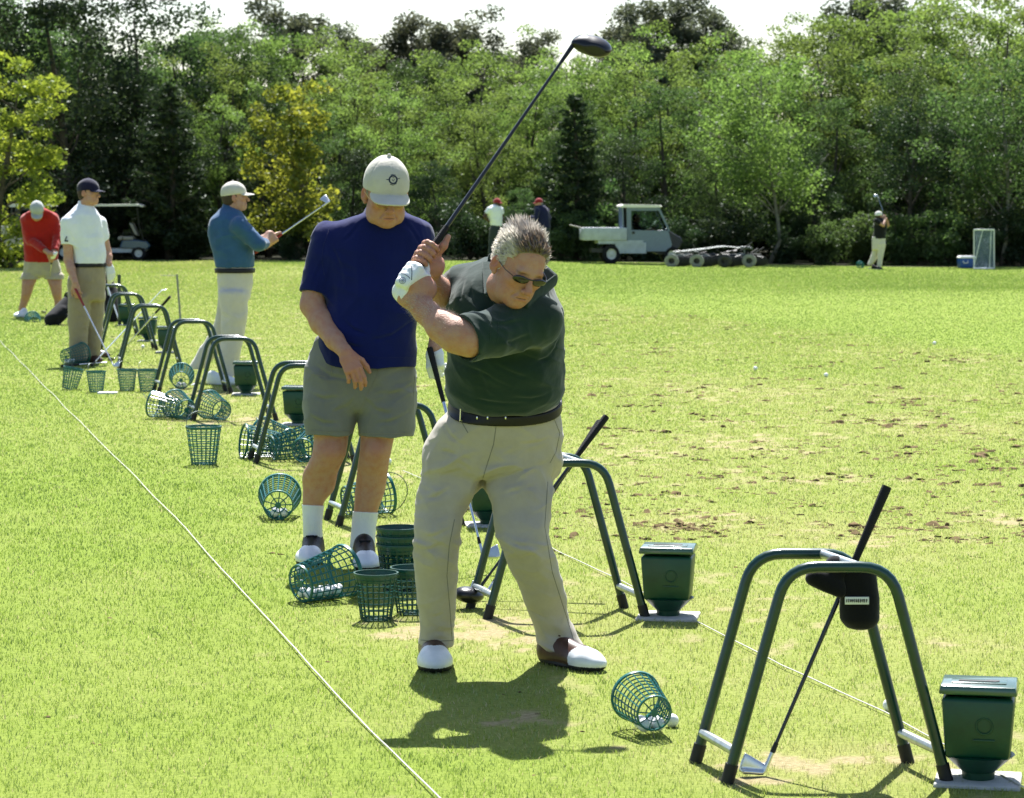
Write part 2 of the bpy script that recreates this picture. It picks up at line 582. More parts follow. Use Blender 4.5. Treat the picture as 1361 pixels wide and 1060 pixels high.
def mesh_ops(ops, h):
    """surface nets on the blocks the surface passes through"""
    fs = [o[1] for o in ops if o[0] == 0]
    lo = np.min([f.lo for f in fs], 0) - 3 * h; hi = np.max([f.hi for f in fs], 0) + 3 * h
    for typ, f, k in ops:
        if typ == 2: lo = np.maximum(lo, f.lo - 3 * h); hi = np.minimum(hi, f.hi + 3 * h)
    B = 8
    nb = np.maximum(np.ceil((hi - lo) / (h * B)).astype(int), 1)
    bi = np.stack(np.meshgrid(*[np.arange(n) for n in nb], indexing='ij'), -1).reshape(-1, 3)
    ctr = (lo + (bi + 0.5) * B * h).astype(np.float32)
    R = h * B * 0.87 * 1.25
    # sequential pass on the block centres, remembering which primitives matter where
    d = np.full(len(ctr), 1e3, np.float32); use = []
    for typ, f, k in ops:
        e = f(ctr)
        if typ == 0:
            use.append(e - R < d + R + k)
            hh = np.maximum(k - np.abs(d - e), 0) / k; d = np.minimum(d, e) - hh * hh * k * 0.25
        else:
            if typ == 1: e = -e
            use.append(e + R > d - R - k)
            hh = np.maximum(k - np.abs(d - e), 0) / k; d = np.maximum(d, e) + hh * hh * k * 0.25
    act = np.abs(d) < R * 1.6
    bi = bi[act]; use = [u[act] for u in use]
    g1 = np.stack(np.meshgrid(*[np.arange(B + 1)] * 3, indexing='ij'), -1).reshape(-1, 3)
    cells_ijk = []; cells_v = []
    CH = 1500
    loc = np.arange((B + 1) ** 3).reshape(B + 1, B + 1, B + 1)
    corner_ids = np.stack([loc[a:B + a, b:B + b, c:B + c].reshape(-1) for a in (0, 1) for b in (0, 1) for c in (0, 1)], -1)
    cell_local = np.stack(np.meshgrid(*[np.arange(B)] * 3, indexing='ij'), -1).reshape(-1, 3)
    for s in range(0, len(bi), CH):
        b = bi[s:s + CH]
        pts = (lo + (b[:, None, :] * B + g1[None]) * h).astype(np.float32)
        n, m, _ = pts.shape
        d = np.full((n, m), 1e3, np.float32)
        for (typ, f, k), u in zip(ops, use):
            idx = np.nonzero(u[s:s + CH])[0]
            if not len(idx): continue
            e = f(pts[idx].reshape(-1, 3)).reshape(len(idx), m)
            dd = d[idx]
            if typ == 0:
                hh = np.maximum(k - np.abs(dd - e), 0) / k; dd = np.minimum(dd, e) - hh * hh * k * 0.25
            else:
                if typ == 1: e = -e
                hh = np.maximum(k - np.abs(dd - e), 0) / k; dd = np.maximum(dd, e) + hh * hh * k * 0.25
            d[idx] = dd
        cv = d[:, corner_ids]                       # n, cells, 8
        neg = (cv < 0).sum(-1)
        bb, cc = np.nonzero((neg > 0) & (neg < 8))
        cells_ijk.append(b[bb] * B + cell_local[cc]); cells_v.append(cv[bb, cc])
    C = np.concatenate(cells_ijk); V = np.concatenate(cells_v)
    if len(C) == 0: return np.zeros((0, 3)), np.zeros((0, 4), int)
    D = nb * B + 2
    key = (C[:, 0] * D[1] + C[:, 1]) * D[2] + C[:, 2]
    o = np.argsort(key); key = key[o]; C = C[o]; V = V[o]
    offs = np.array([(a, b, c) for a in (0, 1) for b in (0, 1) for c in (0, 1)], float)
    acc = np.zeros((len(C), 3)); cnt = np.zeros(len(C))
    for i in range(8):
        for ax in range(3):
            if offs[i][ax] == 0:
                j = i | (4 >> ax)
                a, b = V[:, i], V[:, j]
                cr = (a < 0) != (b < 0)
                t = np.where(cr, a / (a - b + 1e-20), 0)
                p = offs[i][None] + t[:, None] * (offs[j] - offs[i])[None]
                acc += np.where(cr[:, None], p, 0); cnt += cr
    pos = lo + (C + acc / cnt[:, None]) * h
    quads = []
    st = np.array([D[1] * D[2], D[2], 1])
    def look(k):
        i = np.searchsorted(key, k); i = np.minimum(i, len(key) - 1)
        return i, key[i] == k
    for ax in range(3):
        j = 4 >> ax
        cr = (V[:, 0] < 0) != (V[:, j] < 0)
        idx = np.nonzero(cr)[0]
        a1, a2 = (ax + 1) % 3, (ax + 2) % 3
        k0 = key[idx]
        i1, e1 = look(k0 - st[a1]); i2, e2 = look(k0 - st[a1] - st[a2]); i3, e3 = look(k0 - st[a2])
        ok = e1 & e2 & e3
        q = np.stack([idx, i1, i2, i3], 1)[ok]
        flip = (V[idx, 0] < 0)[ok]
        q[~flip] = q[~flip][:, ::-1]
        quads.append(q)
    return pos, np.concatenate(quads)


def sdf_part(name, ops, h, mats, parent, org=(0, 0, 0), mi_fn=None, attr_fn=None, relax=0):
    V, F = mesh_ops(ops, h)
    mi = mi_fn(V[F].mean(1)) if mi_fn else None
    attrs = {'var': attr_fn(V)} if attr_fn else None
    me = mesh_np(name, V - np.asarray(org, float), F, mats, True, mi, attrs)
    return link(name, me, parent)


def sdf_in(name, ops, h, mats, parent, org, c, M, s=1.0, mi_fn=None):
    """meshes ops in their own local frame, then places the result"""
    V, F = mesh_ops(ops, h)
    mi = mi_fn(V[F].mean(1)) if mi_fn else None
    W = V * s @ np.asarray(M, float) + np.asarray(c, float) - np.asarray(org, float)
    me = mesh_np(name, W, F, mats, True, mi)
    return link(name, me, parent)

# ------------------------------------------------------------------ the ground
def n2(x, y, s, seed):
    x = np.asarray(x, float); y = np.asarray(y, float) + 0 * x
    q = np.stack([x.ravel() * s, y.ravel() * s, np.full(x.size, 0.5)], -1)
    return vnoise(q, seed).reshape(x.shape)


def fbm(x, y, s, seed, o=3):
    r = 0; a = 0.5; t = 0
    for i in range(o):
        r = r + a * n2(x, y, s * 2.03 ** i, seed + i); t += a; a *= 0.55
    return r / t


DIRT = []   # x, y, rx, ry, strength
def dirt_spot(px, py, rx, ry, s=1.0):
    g = G(px, py); DIRT.append((g[0], g[1], rx, ry, s))
for a in [(655, 838, .26, .40, 1.0), (700, 850, .16, .25, .8), (612, 850, .14, .25, .7), (560, 838, .22, .3, 1.0), (1052, 1016, .20, .20, 1.0), (1000, 1036, .16, .10, .8),
          (935, 990, .12, .14, .6), (700, 958, .22, .16, .6), (850, 992, .12, .1, .55), (1290, 995, .16, .2, .5), (800, 850, .14, .2, .5), (1185, 1015, .14, .12, .6),
          (490, 715, .2, .5, .6), (340, 560, .5, .5, .75), (270, 560, .4, .7, .7), (430, 620, .3, .6, .6), (250, 525, .5, .8, .6), (150, 500, .6, .8, .55),
          (840, 600, .6, 1.2, .5), (1010, 590, .5, 1.0, .6), (1150, 720, .35, .5, .5), (930, 690, .4, .5, .5), (1340, 690, .3, .5, .6), (1100, 640, .6, .5, .5),
          (1250, 850, .22, .3, .45), (1000, 800, .3, .4, .4), (620, 960, .12, .08, .6), (655, 990, .14, .06, .5), (1180, 560, .7, 1.0, .5), (950, 520, .8, 1.2, .5)]:
    dirt_spot(*a)
TEE = (G(1110, 1030), G(150, 470))   # the line the bag stands follow


def tee_side(x, y):
    """signed distance to the right of the tee line"""
    a, b = TEE
    d = (b - a)[:2]; d = d / np.linalg.norm(d)
    return (np.asarray(x) - a[0]) * d[1] - (np.asarray(y) - a[1]) * d[0]


def zone_fair(x, y):
    """1 on the smooth fairway beyond the divot zone"""
    s = tee_side(x, y)
    edge = 9.2 + 1.2 * (fbm(x, y, 0.25, 91) - 0.5)
    return smooth(edge - 0.5, edge + 0.7, s)


def dirt_fn(x, y):
    x = np.asarray(x, float); y = np.asarray(y, float)
    d = np.zeros_like(x)
    for cx, cy, rx, ry, s in DIRT:
        d = np.maximum(d, s * np.exp(-((x - cx) / rx) ** 2 - ((y - cy) / ry) ** 2))
    n = fbm(x, y, 16.0, 31, 4)
    a = smooth(0.54, 0.66, n * 0.80 + d * 0.30) * smooth(.05, .3, d)
    # worn turf on the tee: thin sparse scrapes everywhere right of the line
    s = tee_side(x, y)
    worn = smooth(-1.0, 0.4, s) * (1 - zone_fair(x, y))
    b = worn * smooth(0.57, 0.68, fbm(x, y * 0.6, 12.0, 47, 3)) * 0.7 * smooth(.36, .60, fbm(x, y, 1.1, 48, 2))
    b2 = smooth(0.76, 0.80, fbm(x, y, 9.0, 77, 3)) * 0.3
    return np.clip(np.maximum(np.maximum(a, b), b2) * (1 - smooth(38, 46, y) * 0.9), 0, 1)


def dry_fn(x, y):
    s = tee_side(x, y)
    worn = smooth(-1.2, 0.6, s) * (1 - zone_fair(x, y))
    big = fbm(x, y, 0.55, 11, 3)
    mid = fbm(x, y, 2.4, 21, 3)
    far = fbm(x, y * 0.35, 0.12, 55, 3)
    halo = np.zeros_like(np.asarray(x, float) + 0.0 * np.asarray(y, float))
    for cx, cy, rx, ry, s_ in DIRT:
        halo = np.maximum(halo, s_ * np.exp(-((x - cx) / (2.2 * rx)) ** 2 - ((y - cy) / (2.0 * ry)) ** 2))
    v = 0.17 + 0.45 * halo + 0.40 * (big - 0.5) + 0.6 * (mid - 0.5) + 0.5 * (far - 0.5) + 0.34 * worn
    return np.clip(v, 0, 1)


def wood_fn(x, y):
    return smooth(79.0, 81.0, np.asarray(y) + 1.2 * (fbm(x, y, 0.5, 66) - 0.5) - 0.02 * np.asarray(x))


ys = np.concatenate([np.linspace(-8, 4.5, 12), np.geomspace(5, 90, 620), np.geomspace(92, 900, 40)])
us = np.linspace(-1, 1, 301)
YY, UU = np.meshgrid(ys, us, indexing='ij')
WW = np.where(YY < 4.6, 9.0, 2.2 + 0.32 * np.maximum(YY, 0) + np.maximum(YY - 90, 0) * 0.6)
WW = np.where(YY < 12, np.maximum(WW, 5.0), WW)
XX = UU * WW * (0.55 + 0.45 * np.abs(UU))
ZZ = terrain(XX, YY)
nv, nu = XX.shape
vid = np.arange(nv * nu).reshape(nv, nu)
GF = np.stack([vid[:-1, :-1], vid[:-1, 1:], vid[1:, 1:], vid[1:, :-1]], -1).reshape(-1, 4)
xf_, yf_ = XX.ravel(), YY.ravel()

gm = bpy.data.materials.new('turf_soil'); gm.use_nodes = True
nt = gm.node_tree; N = nt.nodes; L = nt.links
bs = N['Principled BSDF']; bs.inputs['Roughness'].default_value = 0.95; bs.inputs['Specular IOR Level'].default_value = 0.1
def attr_node(k):
    a = N.new('ShaderNodeAttribute'); a.attribute_name = k; return a.outputs['Fac']
def mixc(fac, a, b):
    m = N.new('ShaderNodeMix'); m.data_type = 'RGBA'
    L.new(fac, m.inputs['Factor'])
    for k, v in (('A', a), ('B', b)):
        if isinstance(v, tuple): m.inputs[k].default_value = (*v, 1)
        else: L.new(v, m.inputs[k])
    return m.outputs['Result']
tcg = N.new('ShaderNodeTexCoord')
nz = N.new('ShaderNodeTexNoise'); nz.inputs['Scale'].default_value = 45; nz.inputs['Detail'].default_value = 6; nz.inputs['Roughness'].default_value = 0.7
L.new(tcg.outputs['Object'], nz.inputs['Vector'])
nz2 = N.new('ShaderNodeTexNoise'); nz2.inputs['Scale'].default_value = 9; nz2.inputs['Detail'].default_value = 5
L.new(tcg.outputs['Object'], nz2.inputs['Vector'])
rg = N.new('ShaderNodeMapRange'); rg.inputs['From Min'].default_value = 0.3; rg.inputs['From Max'].default_value = 0.7; L.new(nz.outputs['Fac'], rg.inputs['Value'])
lush = mixc(rg.outputs[0], (0.11, 0.165, 0.02), (0.215, 0.285, 0.04))
dry = mixc(rg.outputs[0], (0.17, 0.19, 0.05), (0.31, 0.32, 0.10))
fair = mixc(rg.outputs[0], (0.15, 0.215, 0.03), (0.235, 0.30, 0.05))
c = mixc(attr_node('dry'), lush, dry)
fd = N.new('ShaderNodeMath'); fd.operation = 'MULTIPLY'; fd.inputs[1].default_value = 0.7; L.new(attr_node('fair'), fd.inputs[0])
c = mixc(fd.outputs[0], c, fair)
soil = mixc(rg.outputs[0], (0.21, 0.165, 0.08), (0.40, 0.345, 0.19))
c = mixc(attr_node('dirt'), c, soil)
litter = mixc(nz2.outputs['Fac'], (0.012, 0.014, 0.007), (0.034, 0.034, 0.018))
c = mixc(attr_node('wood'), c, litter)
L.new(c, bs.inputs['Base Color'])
bp = N.new('ShaderNodeBump'); bp.inputs['Strength'].default_value = 0.6; bp.inputs['Distance'].default_value = 0.02
L.new(nz.outputs['Fac'], bp.inputs['Height']); L.new(bp.outputs[0], bs.inputs['Normal'])
me = mesh_np('ground', np.stack([xf_, yf_, ZZ.ravel()], -1), GF, gm, True, None,
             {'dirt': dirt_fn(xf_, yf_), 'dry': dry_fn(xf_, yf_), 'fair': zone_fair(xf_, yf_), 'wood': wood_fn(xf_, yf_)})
tag(link('ground', me), 'sunlit driving range turf with worn patches of bare soil', 'ground', kind='structure')


# ------------------------------------------------------------------ grass blades
def grass(n, y0, y1, hmin, hmax, wk, margin, seed):
    r = np.random.default_rng(seed)
    q = 0.35                                     # blades per square metre fall off smoothly with distance
    y = (r.random(n) * (y1 ** q - y0 ** q) + y0 ** q) ** (1 / q)
    x = (r.random(n) * 2 - 1) * (0.2 * y + margin)
    d = dirt_fn(x, y); fr = zone_fair(x, y); dr = dry_fn(x, y)
    tuft = fbm(x, y, 14, 5, 2)
    keep = (r.random(n) > d * 1.15) & (r.random(n) > wood_fn(x, y)) & (r.random(n) < 0.55 + 0.9 * (tuft - 0.2))
    x, y, dr, fr, tuft = x[keep], y[keep], dr[keep], fr[keep], tuft[keep]; n = len(x)
    z = terrain(x, y)
    h = (hmin + (hmax - hmin) * r.random(n)) * (0.6 + 0.8 * tuft) * (1 - 0.35 * fr) * np.interp(y, [6, 12, 40, 80], [1, 1, 1.25, 1.6])
    w = wk * np.maximum(y, 7.0) * (0.7 + 0.6 * r.random(n))
    a = r.random(n) * 2 * pi; lean = h * (0.15 + 0.75 * r.random(n)); la = r.random(n) * 2 * pi
    base = np.stack([x, y, z - 0.002], -1)
    side = np.stack([np.cos(a), np.sin(a), 0 * a], -1) * w[:, None] * 0.5
    ld = np.stack([np.cos(la), np.sin(la), 0 * la], -1)
    mid = base + ld * (lean * 0.35)[:, None] + np.array([0, 0, 1.0]) * (h * 0.6)[:, None]
    tip = base + ld * lean[:, None] + np.array([0, 0, 1.0]) * h[:, None]
    V = np.stack([base - side, base + side, mid + side * 0.75, mid - side * 0.75, tip], 1).reshape(-1, 3)
    i = np.arange(n)[:, None] * 5
    F4 = i + np.array([[0, 1, 2, 3]]); F3 = i + np.array([[3, 2, 4]])
    var = np.clip(dr * 0.9 + 0.35 * (r.random(n) - 0.35) - 0.12 * fr, 0, 1)
    straw = (r.random(n) < 0.03 + 0.12 * dr)
    var = np.where(straw, 1.0, var * 0.8)
    return V, F4, F3, np.repeat(var, 5)


parts = [grass(1350000, 6.2, 82, .007, .0185, .00030, 1.3, 1)]
o = 0; VV = []; F4 = []; F3 = []; AV = []
for V, a4, a3, v in parts:
    VV.append(V); F4.append(a4 + o); F3.append(a3 + o); AV.append(v); o += len(V)
blade = bpy.data.materials.new('grass_blade'); blade.use_nodes = True
nt = blade.node_tree; N = nt.nodes; L = nt.links; N.remove(N['Principled BSDF'])
ramp = N.new('ShaderNodeValToRGB')
ramp.color_ramp.elements[0].color = (0.135, 0.212, 0.026, 1); ramp.color_ramp.elements[1].color = (0.50, 0.44, 0.22, 1)
e = ramp.color_ramp.elements.new(0.35); e.color = (0.235, 0.322, 0.046, 1)
e = ramp.color_ramp.elements.new(0.75); e.color = (0.36, 0.375, 0.11, 1)
L.new(attr_node('var'), ramp.inputs[0])
d_ = N.new('ShaderNodeBsdfDiffuse'); L.new(ramp.outputs[0], d_.inputs['Color'])
t_ = N.new('ShaderNodeBsdfTranslucent'); L.new(ramp.outputs[0], t_.inputs['Color'])
g_ = N.new('ShaderNodeBsdfGlossy'); g_.inputs['Roughness'].default_value = 0.35; g_.inputs['Color'].default_value = (0.9, 0.95, 0.9, 1)
m1 = N.new('ShaderNodeMixShader'); m1.inputs[0].default_value = 0.5; L.new(d_.outputs[0], m1.inputs[1]); L.new(t_.outputs[0], m1.inputs[2])
m2 = N.new('ShaderNodeMixShader'); m2.inputs[0].default_value = 0.07; L.new(m1.outputs[0], m2.inputs[1]); L.new(g_.outputs[0], m2.inputs[2])
L.new(m2.outputs[0], N['Material Output'].inputs['Surface'])
me = mesh_np('grass', np.concatenate(VV), [np.concatenate(F4), np.concatenate(F3)], blade, True, None, {'var': np.concatenate(AV)})
tag(link('grass', me), 'short sunlit blades of green grass over the range', 'grass', kind='stuff')
del VV, F4, F3, AV, parts


# ------------------------------------------------------------------ divots: loose clods and scraps of turf
def clods(spots, seed):
    """each divot is a scatter of ragged crumbs and torn turf, mostly flat"""
    r = np.random.default_rng(seed); V = []; F = []; n = 0
    for x0, y0, s0 in spots:
        nf = 2 + int(r.random() * 5 * min(1.6, s0 / .03))
        for q in range(nf):
            x = x0 + r.normal() * s0 * 1.3; y = y0 + r.normal() * s0 * 1.0
            s = s0 * (0.25 + 0.55 * r.random()); k = 6; ph = r.random() * 6.28
            asp = 0.4 + r.random() * 0.6; h = s * (0.15 + 0.45 * r.random() ** 1.5); z = float(terrain(x, y)) - .003
            lx, ly = r.normal(size=2) * s * .35
            ring = []
            for j in range(k):
                an = ph + j * 2 * pi / k; e = s * (0.45 + 0.85 * r.random())
                ring.append((x + e * cos(an), y + e * asp * sin(an), z))
            top = [(x + lx + (p[0] - x) * (0.4 + .45 * r.random()), y + ly + (p[1] - y) * (0.4 + .45 * r.random()), z + h * (0.35 + 0.9 * r.random())) for p in ring]
            V += ring + top + [(x + lx, y + ly, z + h * (.6 + .6 * r.random()))]
            for j in range(k):
                j2 = (j + 1) % k
                F.append((n + j, n + j2, n + k + j2)); F.append((n + j, n + k + j2, n + k + j)); F.append((n + k + j, n + k + j2, n + 2 * k))
            n += 2 * k + 1
    return np.array(V, float), np.array(F, int)


r = np.random.default_rng(44); spots = []
while len(spots) < 2300:
    py = 418 + 300 * r.random() ** 1.3; px = 560 + 840 * r.random()
    g = G(px, py)
    if zone_fair(g[0], g[1]) > 0.3 or tee_side(g[0], g[1]) < 0.5: continue
    if r.random() > 0.25 + 1.5 * max(0, fbm(g[0], g[1], 0.7, 3) - 0.4): continue
    spots.append((g[0], g[1], 0.010 + 0.044 * r.random() ** 2.6))
q = 0
while q < 1500:
    g = G(560 + 840 * r.random(), 425 + 330 * r.random() ** 1.2)
    if zone_fair(g[0], g[1]) > 0.3 or tee_side(g[0], g[1]) < 0.3: continue
    if r.random() > 0.15 + 2.0 * max(0, fbm(g[0], g[1], 1.3, 13) - 0.42): continue
    spots.append((g[0], g[1], 0.007 + 0.016 * r.random())); q += 1
for k in range(160):
    g = G(60 + 1250 * r.random(), 480 + 560 * r.random()); spots.append((g[0], g[1], 0.006 + 0.014 * r.random() ** 2))
for px, py, s in [(405, 832, .025), (1062, 742, .03), (1245, 702, .06), (1300, 722, .04), (1228, 735, .03), (720, 948, .025), (325, 992, .012), (160, 782, .015), (365, 736, .03),
                  (1120, 632, .05), (1365, 690, .04), (1205, 568, .07), (1228, 566, .06), (1306, 606, .06), (1180, 480, .07), (1136, 459, .07), (1255, 480, .06), (870, 508, .05), (800, 514, .05), (1135, 552, .05)]:
    g = G(px, py); spots.append((g[0], g[1], s))
V, F = clods(spots, 5)
tag(link('divots', mesh_np('divots', V, F, mat('clod_soil', (0.14, 0.10, 0.052), 1.0, spec=0.05, noise=0.5, nscale=30), False)),
    'scattered brown clods and torn divots on the turf', 'divots', kind='stuff')


# ------------------------------------------------------------------ white ropes lying on the grass
def rope(pix, label, lift=0.011, sag=0.0022, r=0.0024):
    pts = []
    for i in range(len(pix) - 1):
        a, b = G(*pix[i]), G(*pix[i + 1])
        n = max(6, int(np.linalg.norm(b - a) / 0.12))
        for k in range(n):
            t = k / n; p = a * (1 - t) + b * t
            p[2] = terrain(p[0], p[1]) + lift + sag * sin(p[1] * 3.0) + 0.3 * sag * sin(p[1] * 11)
            p[0] += 0.004 * sin(p[1] * 2.1)
            pts.append(p)
    c0 = np.array(pts[0]); c0[2] = 0
    o_ = MB().tube(pts, r, 6).build('rope', mat('rope_white', (0.55, 0.54, 0.47), 0.8, noise=0.15, nscale=200), org=c0)
    o_.location = c0
    return tag(o_, label, 'rope')


rope([(-60, 408), (0, 454), (100, 556), (213, 669), (310, 775), (415, 892), (485, 965), (545, 1027), (600, 1085)], 'long white rope stretched over the bright grass left of the golfers')
rope([(535, 628), (600, 655), (740, 734), (830, 777), (920, 826), (1040, 889), (1180, 951), (1250, 990), (1400, 1075)], 'white rope running along the ground behind the bag stands')

# ------------------------------------------------------------------ trees
LEAF = {
    'bright': leaf_mat('leaf_bright', (0.064, 0.102, 0.027), (0.175, 0.228, 0.065), (1.4, 1.5, 1.05), 0.56),
    'mid': leaf_mat('leaf_mid', (0.038, 0.070, 0.024), (0.105, 0.152, 0.052), (1.3, 1.45, 1.05), 0.50),
    'dark': leaf_mat('leaf_dark', (0.016, 0.032, 0.015), (0.045, 0.068, 0.028), (1.2, 1.3, 0.95), 0.35),
    'pine': leaf_mat('leaf_pine', (0.055, 0.070, 0.040), (0.13, 0.14, 0.085), (1.1, 1.1, 0.9), 0.42),
    'yellow': leaf_mat('leaf_yellow', (0.085, 0.125, 0.022), (0.27, 0.30, 0.055), (1.5, 1.42, 0.85), 0.55),
}
BARK = mat('bark', (0.10, 0.085, 0.065), 0.95, spec=0.1, noise=0.5, nscale=8, bump=0.6, bscale=14)
BARKP = mat('bark_pale', (0.19, 0.18, 0.15), 0.95, spec=0.1, noise=0.4, nscale=6, bump=0.4, bscale=14)


def leaves(c, nrmdir, size, r, flat=0.0, elong=1.0):
    """diamond leaves at points c; random tilt biased to face up"""
    n = len(c)
    a = r.normal(size=(n, 3)); a[:, 2] *= 1 - flat
    a /= np.linalg.norm(a, axis=1, keepdims=True)
    b = r.normal(size=(n, 3)); b -= a * (a * b).sum(1, keepdims=True); b /= np.linalg.norm(b, axis=1, keepdims=True)
    s = size * (0.6 + 0.8 * r.random(n))[:, None]
    nn = np.cross(a, b)
    V = np.stack([c - a * s * 0.55 * elong, c + b * s * 0.36 + nn * s * 0.08, c + a * s * 0.55 * elong, c - b * s * 0.36 + nn * s * 0.08], 1).reshape(-1, 3)
    F = np.arange(n * 4).reshape(-1, 4)
    return V, F


def limb(mb, p0, p1, r0, r1, r, wob=0.06, n=5):
    p0, p1 = np.asarray(p0, float), np.asarray(p1, float)
    L_ = np.linalg.norm(p1 - p0); pts = []
    for i in range(n + 1):
        t = i / n
        q = p0 * (1 - t) + p1 * t
        if 0 < i < n: q = q + r.normal(size=3) * wob * L_ * 0.5
        q[2] += 0.08 * L_ * sin(pi * t)
        pts.append(q)
    mb.tube(pts, [r0 + (r1 - r0) * i / n for i in range(n + 1)], 6)


def tree_mesh(kind, H, R, seed, leaf='mid', nleaf=8000, size=0.13, base=0.22, bark=None, lean=0.0, trunk_r=None):
    r = np.random.default_rng(seed)
    tr = trunk_r or 0.018 * H + 0.03
    mb = MB(); cl = []                                      # clump: centre, radius, weight
    if kind in ('broad', 'spread', 'vine'):
        hb = H * base
        top = np.array([lean * H, 0, H * 0.86])
        pts = [np.array([lean * H * t ** 1.5 + 0.05 * H * sin(3.1 * t + seed), 0.04 * H * sin(2.3 * t + 2 * seed), H * 0.86 * t]) for t in np.linspace(0, 1, 9)]
        pts[0][:2] = 0
        mb.tube(pts, [tr * (1.25 if i == 0 else 1) * (1 - 0.88 * i / 8) for i in range(9)], 8)
        nl = 16 if kind != 'spread' else 20
        for i in range(nl):
            t = base + (0.92 - base) * (i + r.random()) / nl
            an = i * 2.4 + r.random()
            prof = sin(pi * min(1, max(0.05, (t - base * 0.75) / (1.04 - base * 0.75))) ** 0.8) ** 0.6
            if kind == 'spread': prof = (0.45 + 0.75 * t) * (1 if t < 0.85 else 0.75)
            rr = R * prof * (0.65 + 0.45 * r.random())
            q = min(int(t * 0.75 * 8), 7)
            p0 = pts[q]
            p1 = np.array([pts[-1][0] * t + rr * cos(an), rr * sin(an), H * t])
            limb(mb, p0, p1, tr * 0.42 * (1.1 - t), 0.008, r)
            for k in range(5):
                s = 0.45 + 0.6 * r.random()
                cc = p0 * (1 - s) + p1 * s + r.normal(size=3) * R * 0.14
                cl.append((cc, R * (0.16 + 0.16 * r.random()), 1.0))
        for k in range(10):
            cl.append((np.array([lean * H, 0, H * 0.9]) + r.normal(size=3) * np.array([R * .3, R * .3, H * .05]), R * 0.2, 1.0))
    elif kind == 'cone':
        pts = [np.array([0.02 * H * sin(4 * t + seed), 0, H * t]) for t in np.linspace(0, 0.97, 8)]
        mb.tube(pts, [tr * (1 - 0.92 * i / 7) for i in range(8)], 7)
        nb_ = 70
        for i in range(nb_):
            t = 0.04 + 0.93 * (i + r.random()) / nb_
            an = i * 2.39996 + 0.4 * r.random()
            rr = R * (1 - t) ** 0.8 * (0.75 + 0.4 * r.random()) + 0.08
            p1 = np.array([rr * cos(an), rr * sin(an), H * t + rr * 0.25])
            limb(mb, (0, 0, H * t), p1, 0.02 * (1.2 - t), 0.005, r, n=3)
            for k in range(4):
                s = 0.35 + 0.7 * k / 3
                cl.append((np.array([0, 0, H * t]) * (1 - s) + p1 * s, 0.10 + 0.16 * (1 - t), 0.6 + (1 - t)))
    elif kind == 'pine':
        pts = [np.array([lean * H * t + 0.02 * H * sin(5 * t + seed), 0, H * 0.95 * t]) for t in np.linspace(0, 1, 8)]
        mb.tube(pts, [tr * (1 - 0.85 * i / 7) for i in range(8)], 8)
        nb_ = 26
        for i in range(nb_):
            t = base + (0.97 - base) * (i + r.random()) / nb_
            an = i * 2.39996 + r.random()
            rr = R * (0.55 + 0.6 * r.random()) * (1.15 - 0.75 * ((t - base) / (1 - base)) ** 1.3)
            p1 = np.array([lean * H * t + rr * cos(an), rr * sin(an), H * t + rr * 0.18])
            limb(mb, (lean * H * t, 0, H * t * 0.95), p1, 0.04 * (1.1 - t) + 0.01, 0.008, r, n=4)
            for k in range(5):
                s = 0.35 + 0.75 * r.random()
                cl.append((np.array([lean * H * t, 0, H * t * 0.95]) * (1 - s) + p1 * s + r.normal(size=3) * 0.10 * R, R * (0.13 + 0.13 * r.random()), 1.0))
    elif kind == 'bush':
        for i in range(9):
            an = i * 2.4; rr = R * (0.3 + 0.5 * r.random())
            p1 = np.array([rr * cos(an), rr * sin(an), H * (0.5 + 0.45 * r.random())])
            limb(mb, (0.05 * cos(an), 0.05 * sin(an), 0), p1, 0.03, 0.006, r, n=4)
            for k in range(6):
                s = 0.2 + 0.9 * r.random()
                cl.append((p1 * s + r.normal(size=3) * R * 0.16, R * 0.26, 1.0))
    C = np.array([c for c, _, _ in cl]); RR = np.array([q for _, q, _ in cl]); Wt = np.array([w for _, _, w in cl]) * RR ** 1.5
    pick = r.choice(len(C), nleaf, p=Wt / Wt.sum())
    d = r.normal(size=(nleaf, 3)); d /= np.linalg.norm(d, axis=1, keepdims=True)
    rad = RR[pick] * r.random(nleaf) ** 0.45
    flat = 0.6 if kind in ('broad', 'spread') else 0.85
    pos = C[pick] + d * rad[:, None] * np.array([1.15, 1.15, flat])
    if kind == 'cone': pos[:, 2] -= 0.3 * rad
    pos[:, 2] = np.maximum(pos[:, 2], 0.06)
    V, F = leaves(pos, None, size, r, flat=0.35, elong=1.9 if kind in ('cone', 'pine') else 1.0)
    cv = r.random(len(C))
    var = np.clip(0.55 * cv[pick] + 0.45 * r.random(nleaf), 0, 1)
    crown = mesh_np('crown', V, F, LEAF[leaf], False, None, {'var': np.repeat(var, 4)})
    Vt = np.concatenate(mb.v); fs = []
    for k, l in mb.f.items(): fs.append(np.array([f for f, _ in l], np.int32))
    trunk = mesh_np('trunk', Vt, fs, bark or BARK, True)
    return trunk, crown


def tree(meshes, name, x, y, s=1.0, rz=0.0, label=None, cat='tree', group=None):
    e_ = empty(name, (x, y, float(terrain(x, y)) - 0.02), rz, label, cat, group)
    e_.scale = (s, s, s)
    link('trunk' if name != 'shrub' else 'stems', meshes[0], e_); link('crown', meshes[1], e_)
    return e_


def tree_top(meshes, name, px, ytop, Y, H, rz=0.0, **kw):
    """a tree standing at depth Y under photo column px whose crown reaches row ytop; H is the model's height"""
    g = P(px, ytop, Y)
    h = g[2] - float(terrain(g[0], Y))
    return tree(meshes, name, g[0], Y, h / H, rz, **kw)


